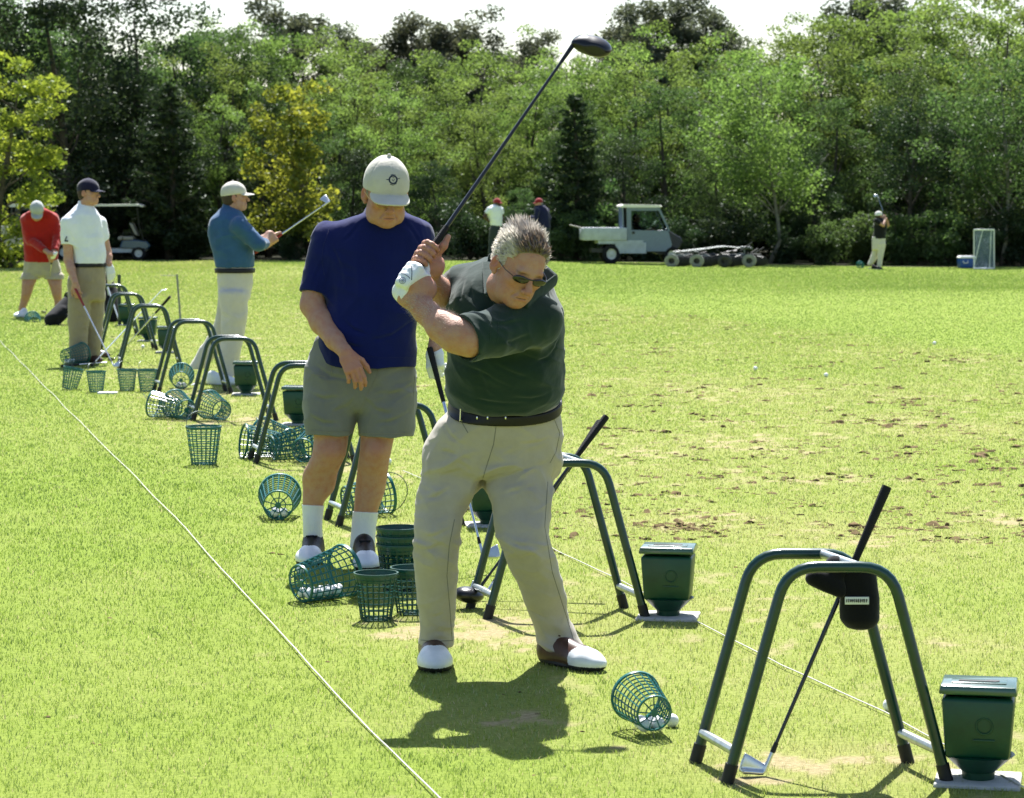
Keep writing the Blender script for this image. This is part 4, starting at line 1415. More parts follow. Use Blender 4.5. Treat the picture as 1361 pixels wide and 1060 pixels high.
# ------------------------------------------------------------------ golf bags
BAGK = cloth('bag_black', (0.010, 0.010, 0.012), sheen=.1)
def bag(px0, py0, px1, py1, Y, r0, label, lift=0.0):
    a = P(px0, py0, Y); b = P(px1, py1, Y + 0.25)
    e_ = empty('golf_bag', a, label=label, cat='golf bag')
    d = nrm(b - a); sd = nrm(np.cross(d, (0, 0, 1)) if abs(d[2]) < .95 else (1, 0, 0))
    ops = [(0, ecap(a, b, (r0 * .9, r0 * .8), (r0, r0 * .85), sd), .02), (0, ecap(a * .75 + b * .25 + sd * r0 * .7, a * .35 + b * .65 + sd * r0 * .7, (r0 * .5,) * 2, (r0 * .45,) * 2, sd), .03),
           (0, ecap(a * .8 + b * .2 - [0, r0 * .8, 0], a * .45 + b * .55 - [0, r0 * .8, 0], (r0 * .5, r0 * .4), (r0 * .5, r0 * .4), sd), .03)]
    sdf_part('bag_body', ops, .012, [BAGK], e_, a)
    mb = MB(); mb.tube([b - a + d * .01 + r0 * (cos(t) * sd + sin(t) * np.cross(d, sd)) for t in np.linspace(0, 2 * pi, 21)[:-1]], .014, 6, closed=True); mb.build('collar', RUBBER, e_)
    mb = MB(); q0 = a * .3 + b * .7 - a; q1 = a * .75 + b * .25 - a
    mb.tube([q0 * (1 - t) + q1 * t + sd * r0 * 1.0 * (1 + 1.3 * sin(pi * t)) for t in np.linspace(0, 1, 9)], .012, 6); mb.build('strap', RUBBER, e_)
    return e_, d, b
gb = G(75, 432)
bag(70, 425, 96, 400, gb[1], .13, 'black golf bag lying behind the legs of the man in the red sweater')
gb = G(146, 428); Yb = gb[1]
e_, d, b = bag(152, 423, 138, 366, Yb, .12, 'black stand bag standing behind the hip of the man in the white shirt')
for px, py in [(150, 428), (160, 431)]:
    q = G(px, py); MB().tube([np.zeros(3) + (b - q) * .0 + q - P(152, 423, Yb), P(142, 378, Yb) - P(152, 423, Yb)], .010, 6).build('leg', STEEL, e_)

# ------------------------------------------------------------------ vehicles and far equipment
TYRE = mat('tyre', (0.016, 0.016, 0.017), 0.85, spec=0.2, noise=0.3, nscale=15, bump=0.5, bscale=50)
HUBW = mat('hub_white', (0.62, 0.62, 0.58), 0.45, noise=0.2, nscale=20)
CARTB = mat('cart_blue', (0.055, 0.10, 0.16), 0.25, spec=0.5, coat=.5, noise=.1)
GREYB = mat('cab_grey_blue', (0.15, 0.20, 0.27), 0.38, spec=0.5, coat=.2, noise=.12)
PALEB = mat('bed_pale', (0.42, 0.46, 0.51), 0.5, noise=.2, nscale=6)
CREAM = mat('roof_cream', (0.74, 0.72, 0.66), 0.45, noise=.1, nscale=5)
NAVYB = mat('hood_navy', (0.005, 0.007, 0.018), 0.4, coat=.1)
BLACKP = mat('black_plastic', (0.014, 0.015, 0.016), 0.5)
SEATM = mat('seat_beige', (0.30, 0.28, 0.24), 0.7, noise=.15)
GLASS = bpy.data.materials.new('cab_glass'); GLASS.use_nodes = True
_b = GLASS.node_tree.nodes['Principled BSDF']; _b.inputs['Base Color'].default_value = (0.75, 0.85, 0.85, 1)
_b.inputs['Transmission Weight'].default_value = 1.0; _b.inputs['Roughness'].default_value = 0.02; _b.inputs['IOR'].default_value = 1.08


def wheel(parent, x, y, rad, w, hub=HUBW, name='wheel'):
    e_ = MB().lathe([(rad * .55, -w / 2), (rad * .9, -w / 2), (rad, -w * .32), (rad, w * .32), (rad * .9, w / 2), (rad * .55, w / 2), (rad * .55, -w / 2)], 28, axis=(0, 1, 0), cap=False).build(name, TYRE, parent)
    e_.location = (x, y, rad)
    mb = MB().lathe([(rad * .56, -w * .36), (rad * .42, -w * .30), (rad * .2, -w * .36), (rad * .12, -w * .42), (1e-6, -w * .42)], 24, axis=(0, 1, 0), cap=False)
    mb.lathe([(rad * .56, w * .36), (1e-6, w * .36)], 24, axis=(0, 1, 0), cap=False)
    mb.build('hub', hub, e_)
    return e_


def utility_truck(g, rz, label, body=GREYB, bed=PALEB, nodoor=False):
    """faces +x, its side to the camera; x from -1.65 to 1.25"""
    e_ = empty('utility_truck', g, rz, label, 'utility truck')
    W = 1.15; yf = -W / 2
    def pr(name, poly, m, y0=-W / 2, y1=W / 2, ins=.02, parent=None): return MB().prism(poly, y0, y1, inset=ins).build(name, m, parent or e_)
    # chassis and cab shell built from panels so that the cab is open inside
    ch = pr('chassis', [(-1.45, .33), (.55, .33), (.75, .27), (1.05, .3), (1.0, .42), (-1.45, .45)], BLACKP, -W / 2 + .12, W / 2 - .12)
    pr('side_panel', [(-.72, .62), (-.66, .30), (.30, .30), (.30, .62)], bed, yf - .005, yf + .1)
    pr('side_panel', [(-.72, .62), (-.66, .30), (.30, .30), (.30, .62)], bed, -yf - .1, -yf + .005)
    pr('deck', [(-1.25, .58), (.2, .58), (.2, .68), (-1.25, .68)], bed, -W / 2 - .01, W / 2 + .01)
    # tipping bed
    mb = MB()
    mb.box((-1.02, yf - .03, .865), (1.38, .04, .36), bev=.012); mb.box((-1.02, -yf + .03, .865), (1.38, .04, .36), bev=.012)
    mb.box((-1.02, 0, .70), (1.36, W, .04)); mb.box((-.345, 0, .865), (.04, W, .34), bev=.01)
    bd = mb.build('cargo_bed', bed, e_)
    MB().box((-1.72, 0, .865), (.04, W + .06, .35), bev=.012).build('tailgate', bed, bd)
    # cab
    fx0, fx1, sill, belt_, top = -.22, .62, .36, .98, 1.62
    for s in (1, -1):
        y = s * (W / 2 - .02)
        door = MB().prism([(fx0, sill), (1.02, sill), (1.12, .55), (1.0, belt_ - .02), (fx0, belt_)], y - .02, y + .02, inset=.006).build('door', body, e_)
    MB().box((fx0 + .10, yf - .008, .90), (.09, .02, .07), bev=.008).build('handle', BLACKP, door)
    fr = MB()
    for s in (-1, 1):
        y = s * (W / 2 - .03)
        fr.prism([(fx0 - .1, .66), (fx0 + .04, .66), (fx0 + .02, top), (fx0 - .12, top)], y - .025, y + .025, inset=.008)
        fr.prism([(1.0, belt_ - .03), (1.07, belt_ - .05), (.72, top), (.64, top)], y - .025, y + .025, inset=.008)
        fr.prism([(fx0, top - .09), (.68, top - .09), (.66, top), (fx0, top)], y - .02, y + .02, inset=.006)
    fr.prism([(-.46, .98), (-.42, .98), (-.44, top), (-.48, top)], -W / 2 + .04, W / 2 - .04)
    fr.build('cab_frame', body, e_)
    MB().prism([(fx0 + .05, belt_ + .02), (.97, belt_ + .0), (.66, top - .1), (fx0 + .04, top - .1)], -.004, .004, c=(0, yf + .03, 0)).build('window', GLASS, e_)
    MB().prism([(fx0 + .05, belt_ + .02), (.97, belt_ + .0), (.66, top - .1), (fx0 + .04, top - .1)], -.004, .004, c=(0, -yf - .03, 0)).build('window', GLASS, e_)
    MB().prism([(1.015, belt_ - .02), (1.025, belt_ - .02), (.70, top - .04), (.69, top - .04)], -W / 2 + .07, W / 2 - .07).build('windscreen', GLASS, e_)
    MB().prism([(-.52, top), (.76, top), (.80, top + .03), (.74, top + .075), (-.46, top + .095), (-.55, top + .05)], -W / 2 - .03, W / 2 + .03, inset=.03).build('roof', CREAM, e_)
    pr('back_panel', [(-.33, .66), (-.29, .66), (-.33, top), (-.37, top)], BLACKP, -W / 2 + .05, W / 2 - .05, .005)
    pr('hood', [(.98, .42), (1.36, .42), (1.46, .62), (1.42, .76), (1.02, .96)], NAVYB, -W / 2 + .03, W / 2 - .03, .04)
    MB().box((.12, 0, .62), (.45, .95, .16), bev=.05).build('seat', BLACKP, e_)
    MB().prism([(-.15, .66), (-.05, .66), (-.12, 1.2), (-.2, 1.2)], -.48, .48, inset=.03).build('seat_back', BLACKP, e_)
    sw = MB(); c_ = np.array([.62, -.22, 1.02]); ax = nrm((-.75, 0, .65)); u = np.array([0, 1, 0]); v = np.cross(ax, u)
    sw.tube([c_ + .17 * (cos(t) * u + sin(t) * v) for t in np.linspace(0, 2 * pi, 25)[:-1]], .014, 6, closed=True); sw.tube([c_, c_ - ax * .5], .02, 6)
    sw.tube([c_ - .17 * u, c_ + .17 * u], .012, 5); sw.build('steering_wheel', BLACKP, e_)
    for x, rad in ((-.82, .285), (1.12, .25)):
        for s in (-1, 1): wheel(e_, x, s * (W / 2 - .1), rad, .22)
    MB().tube([(-1.35, -.1, .95), (-2.12, -.12, 1.12)], .022, 6).build('pole_end', SEATM, e_)
    return e_


g = G(844, 350); TRUCK_G = g
TRUCK = utility_truck(g, 0.06, 'grey-blue utility truck with enclosed cab and pale cargo bed parked before the wood')
TRUCK.scale = (.93, 1, 1.03)
# a second one, mostly out of frame on the left
g = G(40, 345)
utility_truck(g, 0.03, 'cream bedded utility truck at the left edge behind the man in red', body=mat('truck_dark', (0.03, 0.035, 0.045), .4), bed=mat('bed_cream', (0.55, 0.50, 0.38), .5, noise=.15, nscale=6))

# golf cart, facing left
g = G(152, 345)
e_ = empty('golf_cart', g, 0.05, label='dark blue golf cart with a white roof behind the man in the white shirt', cat='golf cart'); e_.scale = (.94, .94, .90)
W = 1.15
MB().prism([(-1.15, .32), (-1.05, .26), (1.0, .26), (1.1, .36), (.55, .40), (-.6, .38), (-.75, .5)], -W / 2 + .06, W / 2 - .06, inset=.02).build('floor_pan', PALEB, e_)
MB().prism([(-1.22, .36), (-1.2, .62), (-1.05, .80), (-.72, .84), (-.62, .78), (-.68, .40)], -W / 2, W / 2, inset=.05).build('front_cowl', CARTB, e_)
MB().prism([(.22, .42), (.30, .66), (.78, .70), (1.14, .62), (1.22, .48), (1.14, .38)], -W / 2, W / 2, inset=.05).build('rear_body', CARTB, e_)
MB().box((.42, 0, .74), (.52, 1.0, .13), bev=.05).build('seat', SEATM, e_)
MB().prism([(.60, .86), (.70, .83), (.52, 1.24), (.42, 1.26)], -.5, .5, inset=.03, c=(.12, 0, 0)).build('seat_back', SEATM, e_)
mb = MB()
for s in (-1, 1):
    mb.tube([(-.72, s * .52, .82), (-.62, s * .52, 1.30), (-.50, s * .52, 1.82)], .018, 6); mb.tube([(1.02, s * .5, .62), (.86, s * .5, 1.2), (.80, s * .5, 1.82)], .018, 6)
    mb.tube([(.30, s * .53, .52), (.34, s * .53, .92), (.62, s * .53, .94), (.86, s * .53, .6)], .016, 6)
mb.build('roof_frame', BLACKP, e_)
MB().prism([(-.92, 1.82), (.92, 1.84), (1.0, 1.80), (1.02, 1.84), (.86, 1.91), (-.80, 1.90), (-.98, 1.84)], -W / 2 - .03, W / 2 + .03, inset=.04).build('roof', CREAM, e_)
sw = MB(); c_ = np.array([-.32, -.25, 1.06]); ax = nrm((.75, 0, .65)); u = np.array([0, 1, 0]); v = np.cross(ax, u)
sw.tube([c_ + .17 * (cos(t) * u + sin(t) * v) for t in np.linspace(0, 2 * pi, 25)[:-1]], .016, 6, closed=True); sw.tube([c_, c_ - ax * .42], .022, 6); sw.tube([c_ - .17 * u, c_ + .17 * u], .012, 5)
sw.build('steering_wheel', BLACKP, e_)
for x in (-.86, .84):
    for s in (-1, 1): wheel(e_, x, s * (W / 2 - .1), .235, .2)

# gang of ball picking rollers in front of the truck
g = G(945, 354)
e_ = empty('ball_picker', g, 0.05, 'low gang of black ball picking rollers with silver arms in front of the utility truck', 'ball picker'); e_.scale = (.95, .9, .84)
mb = MB()
for y0, z0, x1 in ((-.5, .52, 1.15), (.3, .56, 1.2)):
    mb.tube([(-1.15, y0, .50), (-.2, y0, .62), (.35, y0 + .1, .70), (x1, y0 + .1, .62)], .017, 6)
mb.tube([(.3, -.9, .68), (.3, .9, .68)], .03, 6); mb.tube([(-.5, -.9, .52), (-.5, .9, .52)], .03, 6)
mb.tube([(1.15, -.8, .64), (1.15, .8, .64)], .035, 6); mb.box((1.0, -.4, .66), (.3, .3, .09), bev=.02); mb.tube([(.95, -.55, .62), (.95, -.55, .08)], .03, 6)
mb.build('frame', mat('arm_steel', (0.13, 0.145, 0.145), .55, metal=.6, noise=.3, nscale=8), e_)
for k, (x, y) in enumerate([(-1.1, -.7), (-.35, -.8), (.50, -.75), (1.28, -.5), (-.7, .7), (.1, .8), (.95, .7)]):
    rl_ = MB()
    for j in range(9):
        q = -.30 + .075 * j
        rl_.lathe([(.05, q - .008), (.17, q - .008), (.17, q + .008), (.05, q + .008)], 20, c=(x + q * .55, y + 0 * q, .20), axis=(.35, 1, 0), cap=False)
    rl_.tube([(x - .2, y - .34, .2), (x + .2, y + .34, .2)], .05, 8)
    ro = rl_.build('roller', BLACKP, e_)
    for s in (-1, 1):
        MB().lathe([(.10, -.03), (.18, -.04), (.225, -.02), (.225, .02), (.18, .04), (.10, .03)], 24, c=(x + s * .16 - .06, y + s * .36, .225), axis=(.35, 1, 0), cap=False).build('end_wheel', mat('disc_grey', (0.24, 0.24, 0.22), .7, noise=.3, nscale=12) if k % 3 != 2 else BLACKP, ro)
mb = MB(); rp_ = np.random.default_rng(9)
for k in range(26):
    x, y = -1.3 + 2.7 * rp_.random(), -.8 + 1.6 * rp_.random(); z = .34 + .22 * rp_.random()
    mb.tube([(x, y, z), (x + .12 + .3 * rp_.random(), y + .1 * rp_.normal(), z + .16 * rp_.normal())], .014 + .012 * rp_.random(), 6)
mb.build('linkage', BLACKP, e_)['kind'] = 'stuff'
mb = MB().prism([(.9, .1), (1.06, .1), (1.06, .42), (.9, .42)], -.72, -.5, inset=.02); mb.build('collecting_bin', GREENBOX, e_)

# cooler and net frame
g = G(1284, 356)
e_ = empty('cooler', g, 0.15, 'blue cooler with a white lid standing left of the net frame', 'cooler')
BLUE = mat('cooler_blue', (0.012, 0.07, 0.30), .4)
WHT = mat('white_plastic', (0.78, 0.78, 0.76), .45)
MB().box((0, 0, .15), (.46, .32, .30), bev=.03, taper=(1.05, 1.05)).build('tub', BLUE, e_)
ld = MB().box((0, 0, .335), (.50, .36, .075), bev=.025, taper=(.92, .9)).build('lid', WHT, e_)
MB().tube([(-.15, -.175, .22), (-.15, -.20, .17), (-.08, -.20, .15), (-.01, -.20, .17), (-.01, -.175, .22)], .012, 6).build('handle', WHT, e_)
g = G(1308, 357)
e_ = empty('net_frame', g, 0.0, 'tall white framed net panel standing on the range right of the blue cooler', 'net frame')
wp = mat('white_paint', (0.80, 0.80, 0.78), .4)
hw, hh = .30, 1.16
mb = MB(); mb.tube([(-hw, 0, 0), (-hw - .02, 0, hh)], .016, 8); mb.tube([(hw, 0, 0), (hw - .02, 0, hh)], .016, 8); mb.tube([(-hw - .02, 0, hh), (hw - .02, 0, hh)], .024, 8)
mb.tube([(-hw, 0, .02), (hw, 0, .02)], .014, 8); mb.tube([(-hw + .06, .45, 0), (-.05, .02, hh)], .014, 8); mb.tube([(hw - .06, .45, 0), (hw - .1, .02, hh)], .014, 8)
mb.build('frame', wp, e_)
net = MB()
for i in range(1, 15):
    x = -hw + 2 * hw * i / 15; net.tube([(x, .004, .02), (x - .02, .004, hh)], .0038, 4, caps=False)
for i in range(1, 30):
    z = hh * i / 30; net.tube([(-hw - .02 * i / 30, .004, z), (hw - .02 * i / 30, .004, z)], .0038, 4, caps=False)
net.build('net', mat('net_blue', (0.30, 0.42, 0.50), .6), e_)
MB().box((-.05, -.12, .012), (.55, .2, .03), bev=.008).build('foot_board', wp, e_)

# ------------------------------------------------------------------ people
def skin_mat(name, base, red, dark):
    if name in MATS: return MATS[name]
    m = mat(name, base, rough=0.58, spec=0.35, sss=0.05, bump=0.3, bscale=170)
    nt = m.node_tree; N = nt.nodes; L = nt.links; b = N['Principled BSDF']
    at = N.new('ShaderNodeAttribute'); at.attribute_name = 'var'
    mr = N.new('ShaderNodeMapRange'); mr.inputs['From Min'].default_value = -1; mr.inputs['From Max'].default_value = 1
    L.new(at.outputs['Fac'], mr.inputs['Value'])
    rp = N.new('ShaderNodeValToRGB')
    rp.color_ramp.elements[0].color = (*dark, 1); rp.color_ramp.elements[1].color = (*red, 1)
    e = rp.color_ramp.elements.new(0.5); e.color = (*base, 1)
    L.new(mr.outputs[0], rp.inputs[0])
    tc = N.new('ShaderNodeTexCoord')
    tx = N.new('ShaderNodeTexNoise'); tx.inputs['Scale'].default_value = 38; tx.inputs['Detail'].default_value = 6
    L.new(tc.outputs['Object'], tx.inputs['Vector'])
    mx = N.new('ShaderNodeMix'); mx.data_type = 'RGBA'; mx.inputs['B'].default_value = (*[base[0] * .92, base[1] * .68, base[2] * .62], 1)
    m2 = N.new('ShaderNodeMapRange'); m2.inputs['From Min'].default_value = .42; m2.inputs['From Max'].default_value = .72; m2.inputs['To Max'].default_value = .75
    L.new(tx.outputs['Fac'], m2.inputs['Value']); L.new(m2.outputs[0], mx.inputs['Factor'])
    L.new(rp.outputs[0], mx.inputs['A']); L.new(mx.outputs['Result'], b.inputs['Base Color'])
    return m


SKIN = skin_mat('skin_ruddy', (0.46, 0.255, 0.175), (0.42, 0.10, 0.07), (0.10, 0.055, 0.04))
SKIN2 = skin_mat('skin_fair', (0.50, 0.29, 0.205), (0.46, 0.15, 0.11), (0.10, 0.06, 0.045))
SKIND = skin_mat('skin_dark', (0.07, 0.038, 0.026), (0.07, 0.03, 0.025), (0.02, 0.012, 0.01))


def frame(F, U=(0, 0, 1)):
    F = nrm(F); U = np.asarray(U, float); U = nrm(U - F * (U @ F))
    return np.stack([np.cross(F, U), F, U])


def head_ops(c, M, s=1.0, jowl=1.0, neck=None):
    o = []
    def u(f, k=.02): o.append((0, f, k))
    def cut(f, k=.01): o.append((1, f, k))
    u(ell((0, -.012, .035), (.077, .098, .085)))
    u(ell((0, .025, -.025), (.066, .068, .085)), .03)
    u(ell((0, .038, -.078), (.052 * jowl, .046, .034)), .03)
    for sx in (-1, 1):
        u(ell((sx * .046 * jowl, .022, -.070), (.020, .040, .034)), .03)
        u(ell((sx * .043, .062, -.016), (.021, .020, .016)), .02)
    u(ell((0, .066, -.094), (.026, .024, .018)), .03)
    u(ecap((-.036, .083, .022), (.036, .083, .022), (.010, .010), (.010, .010), (0, 0, 1)), .02)
    for sx in (-1, 1):
        cut(sph((sx * .033, .106, .003), .021), .014)
        u(sph((sx * .032, .0765, .003), .0125), .003)
        u(ecap((sx * .018, .089, -.004), (sx * .047, .080, -.004), (.004, .004), (.004, .004), (0, 0, 1)), .006)
        u(ecap((sx * .018, .090, .0115), (sx * .047, .081, .010), (.0045, .004), (.004, .004), (0, 0, 1)), .005)
    u(cone((0, .088, .014), (0, .113, -.028), .0085, .0125), .010)
    u(sph((0, .1165, -.031), .011), .008)
    for sx in (-1, 1):
        u(sph((sx * .0125, .104, -.036), .0085), .006)
        cut(sph((sx * .007, .112, -.0455), .0035), .002)
    u(ell((0, .082, -.062), (.031, .017, .020)), .012)
    u(ecap((-.021, .0905, -.0605), (.021, .0905, -.0605), (.005, .006), (.005, .006), (0, 0, 1)), .006)
    u(ecap((-.018, .0905, -.0715), (.018, .0905, -.0715), (.0058, .006), (.0058, .006), (0, 0, 1)), .006)
    cut(ecap((-.024, .0985, -.066), (.024, .0985, -.066), (.0016, .007), (.0016, .007), (0, 0, 1)), .002)
    for sx in (-1, 1):      # nose to mouth crease
        cut(ecap((sx * .021, .0955, -.040), (sx * .032, .0825, -.066), (.002, .004), (.002, .004), (1, 0, 0)), .008)
        E = np.array([[.9 * 1, .35 * sx, 0], [-.35 * sx, .94, -.15], [0, .15, 1]])
        u(ell((sx * .082, -.010, -.004), (.010, .020, .033), E), .006)
        cut(ell((sx * .0925, -.004, .001), (.008, .010, .019), E), .004)
        u(ell((sx * .079, -.002, -.032), (.008, .009, .010)), .005)
    ops = [(t, xf(f, c, M, s), k * s) for t, f, k in o]
    return ops


def head_var(c, M, s=1.0, brow=True):
    """redness of lips, nose, cheeks and ears; dark brows and mouth line"""
    c = np.asarray(c, float)
    def f(V):
        q = (V - c) @ M.T / s
        x, y, z = np.abs(q[:, 0]), q[:, 1], q[:, 2]
        v = np.zeros(len(V))
        near = (np.linalg.norm(q, axis=1) < .19)
        g = lambda cx, cy, cz, rx, ry, rz: np.exp(-((x - cx) / rx) ** 2 - ((y - cy) / ry) ** 2 - ((z - cz) / rz) ** 2)
        v += .95 * g(0, .093, -.066, .024, .02, .0075)
        v += .55 * g(0, .115, -.03, .016, .02, .016) + .45 * g(.045, .065, -.03, .022, .03, .02) + .6 * g(.088, -.01, 0, .015, .03, .035)
        v += .25 * g(0, .07, -.1, .04, .03, .02)
        if brow:
            v -= 1.2 * g(.033, .085, .0215 + 0, .018, .02, .0045) + .9 * g(.033, .085, .0035, .012, .02, .0035)
        v -= 1.5 * g(0, .092, -.066, .024, .03, .0026)
        v += .3 * g(.033, .085, .0, .02, .02, .012)
        return np.where(near, np.clip(v, -1, 1), 0)
    return f


def hand_ops(wr, d, back, side, s=1.0, curl=(.35, .5, .35), thumb=(.6, .7, -.35), spread=.05, k=.005, vary=(0, .06, .12, .2)):
    Y = nrm(d); Z = np.asarray(back, float); Z = nrm(Z - Y * (Z @ Y)); X = np.cross(Y, Z)
    M = np.stack([X, Y, Z]); o = []
    o.append((0, ecap((0, -.012, 0), (0, .030, .001), (.027, .019), (.034, .018), (1, 0, 0)), .01))
    o.append((0, ecap((0, .030, .001), (0, .080, .002), (.036, .016), (.040, .013), (1, 0, 0)), .012))
    o.append((0, ell((side * .022, .030, -.008), (.018, .030, .014)), .012))
    for i, (x, y, ls, r) in enumerate(zip((.0295, .0095, -.0105, -.0295), (.084, .089, .086, .076),
                                         ((.042, .025, .021), (.046, .029, .022), (.042, .027, .021), (.033, .021, .018)), (.0092, .0095, .009, .0080))):
        p = np.array([side * x, y, 0.001]); a = 0
        pts = [p]; sp = side * x * spread * 18
        for j in range(3):
            a += curl[j] + vary[i] * (1 if j < 2 else .5)
            p = p + ls[j] * np.array([sp * (.25 if j == 0 else .1), cos(a), -sin(a)]); pts.append(p)
        o += chain(pts, [r * 1.05, r * .98, r * .92, r * .78], k)
    t = nrm((side * thumb[0], thumb[1], thumb[2])); p0 = np.array([side * .024, .018, -.006])
    p1 = p0 + t * .044; t2 = nrm(t + np.array([-side * .25, .35, -.1])); p2 = p1 + t2 * .032; p3 = p2 + nrm(t2 + np.array([-side * .1, .2, -.15])) * .026
    o += chain([p0, p1, p2, p3], [.0145, .0118, .0108, .0085], .007)
    return [(t_, xf(f, wr, M, s), kk * s) for t_, f, kk in o]


def grip_ops(O, a, w, n, wrist, s=1.0, rg=.012, thumb_dir=1.0, k=.004):
    """a hand closed round a grip: axis a through O, wrist on the w side, palm on the n side"""
    O = np.asarray(O, float); a = nrm(a); w = nrm(np.asarray(w) - a * (a @ np.asarray(w, float))); n = np.asarray(n, float); n = nrm(n - a * (a @ n) - w * (w @ n))
    o = []
    heel = O + w * .052 * s + n * .026 * s; kn = O - w * .014 * s + n * .026 * s
    o.append((0, ecap(heel, kn, (.036 * s, .017 * s), (.042 * s, .013 * s), a), .012))
    o.append((0, cone(wrist, heel, .029 * s, .030 * s), .03))
    for i, (r, ex) in enumerate(zip((.0095, .0100, .0098, .0085), (225, 240, 235, 215))):
        q = (i - 1.5) * .0205 * s * -thumb_dir
        C = O + a * q; R = (rg + r * .9) * 1.0
        pts = []
        for th in np.linspace(15, ex, 6):
            t = radians(th); bulge = 1.0 + .35 * math.exp(-((th - 70) / 45) ** 2)
            pts.append(C + R * bulge * (cos(t) * n - sin(t) * w))
        pts[0] = kn + a * q * .95
        o += chain(pts, [r * 1.1 * s, r * 1.05 * s, r * s, r * .96 * s, r * .9 * s, r * .75 * s], k)
    tb = O + w * .030 * s + n * .018 * s + a * thumb_dir * .028 * s
    t1 = O + w * .026 * s - n * .004 * s + a * thumb_dir * .060 * s
    t2 = O + w * .020 * s - n * .008 * s + a * thumb_dir * .090 * s
    o += chain([heel * .6 + tb * .4, tb, t1, t2], [.016 * s, .0145 * s, .0118 * s, .0090 * s], .008)
    return o


def sleeve(a, b, ra, rb, lip=.03, hollow=True):
    a, b = np.asarray(a, float), np.asarray(b, float); d = nrm(b - a)
    c0 = cone(a, b + d * rb, ra, rb); pl = half(b, d)
    inner = cone(b - d * lip, b + d * .12, rb - .012, rb - .005)
    def f(Q):
        r = np.maximum(c0(Q), pl(Q))
        return np.maximum(r, -inner(Q)) if hollow else r
    return _bb(f, np.minimum(a, b) - max(ra, rb), np.maximum(a, b) + max(ra, rb))


def cap_ops(c, M, s=1.0, tall=0.0, brim=1.0):
    dome = ell((0, -.008, .038), (.0905, .111, .100 + tall))
    low = half((0, 0, .022), (0, .10, -1))
    def seam(Q):
        an = np.arctan2(Q[:, 0], Q[:, 1] + .01); q = np.abs(((an / (pi / 3) + .5) % 1) - .5) * (pi / 3) * .09
        return .0016 * np.exp(-(q / .0022) ** 2) + .0012 * np.sin(Q[:, 0] * 70) * np.sin(Q[:, 1] * 60 + 1) * np.sin(Q[:, 2] * 50)
    def br(Q):
        x, y = Q[:, 0], Q[:, 1]
        z = Q[:, 2] - (.034 - 4.2 * x * x - .22 * (y - .085))
        k = np.sqrt((x / .078) ** 2 + ((y - .075) / (.098 * brim)) ** 2)
        return np.maximum(np.maximum((k - 1) * .075, np.abs(z) - .0035), .05 - y).astype(np.float32)
    br_ = _bb(br, (-.08, .04, -.06), (.08, .18, .05))
    o = [(0, disp(dome, seam), .001), (2, low, .006), (0, sph((0, -.008, .142 + tall), .008), .004), (0, ecap((-.072, .045, .020), (.072, .045, .020), (.006, .006), (.006, .006), (0, 0, 1)), .004) if False else (0, br_, .006)]
    return [(t, xf(f, c, M, s), k * s) for t, f, k in o]


def hair_shell(c, M, s=1.0, grow=.008, low=-.065, top=.06, front=.03):
    o = [(0, disp(ell((0, -.014, .030), (.077 + grow, .098 + grow, .088 + grow)), folds(.006, (45, 45, 20), 4)), .01), (0, ell((0, -.045, -.02), (.066 + grow * .7, .055 + grow, .07)), .02),
         (2, half((0, front, 0), (0, 1, .25)), .006), (2, half((0, 0, low), (0, .55, -1)), .006)]
    if top is not None: o.append((2, half((0, 0, top), (0, 0, 1)), .004))
    return [(t, xf(f, c, M, s), k * s) for t, f, k in o]


def shoe(parent, org, toe, d, s, mats, tilt=0.0, name='shoe', h=.004, toe_cap=True):
    """mats: upper, saddle, sole; toe: ground point under the toe; d: heel-to-toe direction"""
    d = nrm((d[0], d[1], 0)); X = np.array([d[1], -d[0], 0.0])
    M = np.stack([X, d, np.array([0, 0, 1.0])])
    if tilt:
        Rt = np.array([[1, 0, 0], [0, cos(tilt), -sin(tilt)], [0, sin(tilt), cos(tilt)]]); M = Rt @ M
    c = np.asarray(toe, float) - d * .295 * s
    if tilt: c = np.asarray(toe, float) - M[1] * .295 * s
    ops = [(0, ell((0, .225, .026), (.049, .074, .035)), .02), (0, ell((0, .060, .045), (.038, .066, .060)), .03), (0, ecap((0, .05, .03), (0, .22, .03), (.040, .035), (.047, .036), (1, 0, 0)), .03),
           (0, cone((0, .07, .072), (0, .185, .046), .035, .030), .025), (0, cone((0, .045, .05), (0, .05, .085), .038, .036), .02),
           (2, half((0, 0, 0.002), (0, 0, -1)), .004), (0, ecap((0, .045, .010), (0, .235, .010), (.041, .012), (.052, .012), (1, 0, 0)), .004)]
    for i in range(4):
        y = .115 + .02 * i; z = .104 - .0175 * i
        ops.append((0, ecap((-.022, y - .004, z - .004), (.022, y - .004, z - .004), (.0035, .004), (.0035, .004), (0, 1, 0)), .003))
    def mi(c_):
        q = (c_ - np.asarray(org)) * 1.0
        return q
    def mfn(C):
        x, y, z = np.abs(C[:, 0]), C[:, 1], C[:, 2]
        m = np.zeros(len(C), int)
        e = .198 + .02 * np.cos(x * 60) - .25 * (z - .05)
        m[(y < e)] = 1
        m[z < .017] = 2
        return m
    return sdf_in(name, ops, h / s, mats, parent, org, c, M, s, mi_fn=mfn)


def hit(ops, px, py, y0, y1, n=260):
    """first point of a modelled surface on a sight line"""
    for _ in range(2):
        Ys = np.linspace(y0, y1, n)
        Q = np.stack([P(px, py, y) for y in Ys]).astype(np.float32)
        d = eval_ops(ops, Q)
        i = int(np.argmax(d < 0))
        if not (d < 0).any(): return None
        y0, y1 = Ys[max(i - 1, 0)], Ys[i]
    return P(px, py, y1)


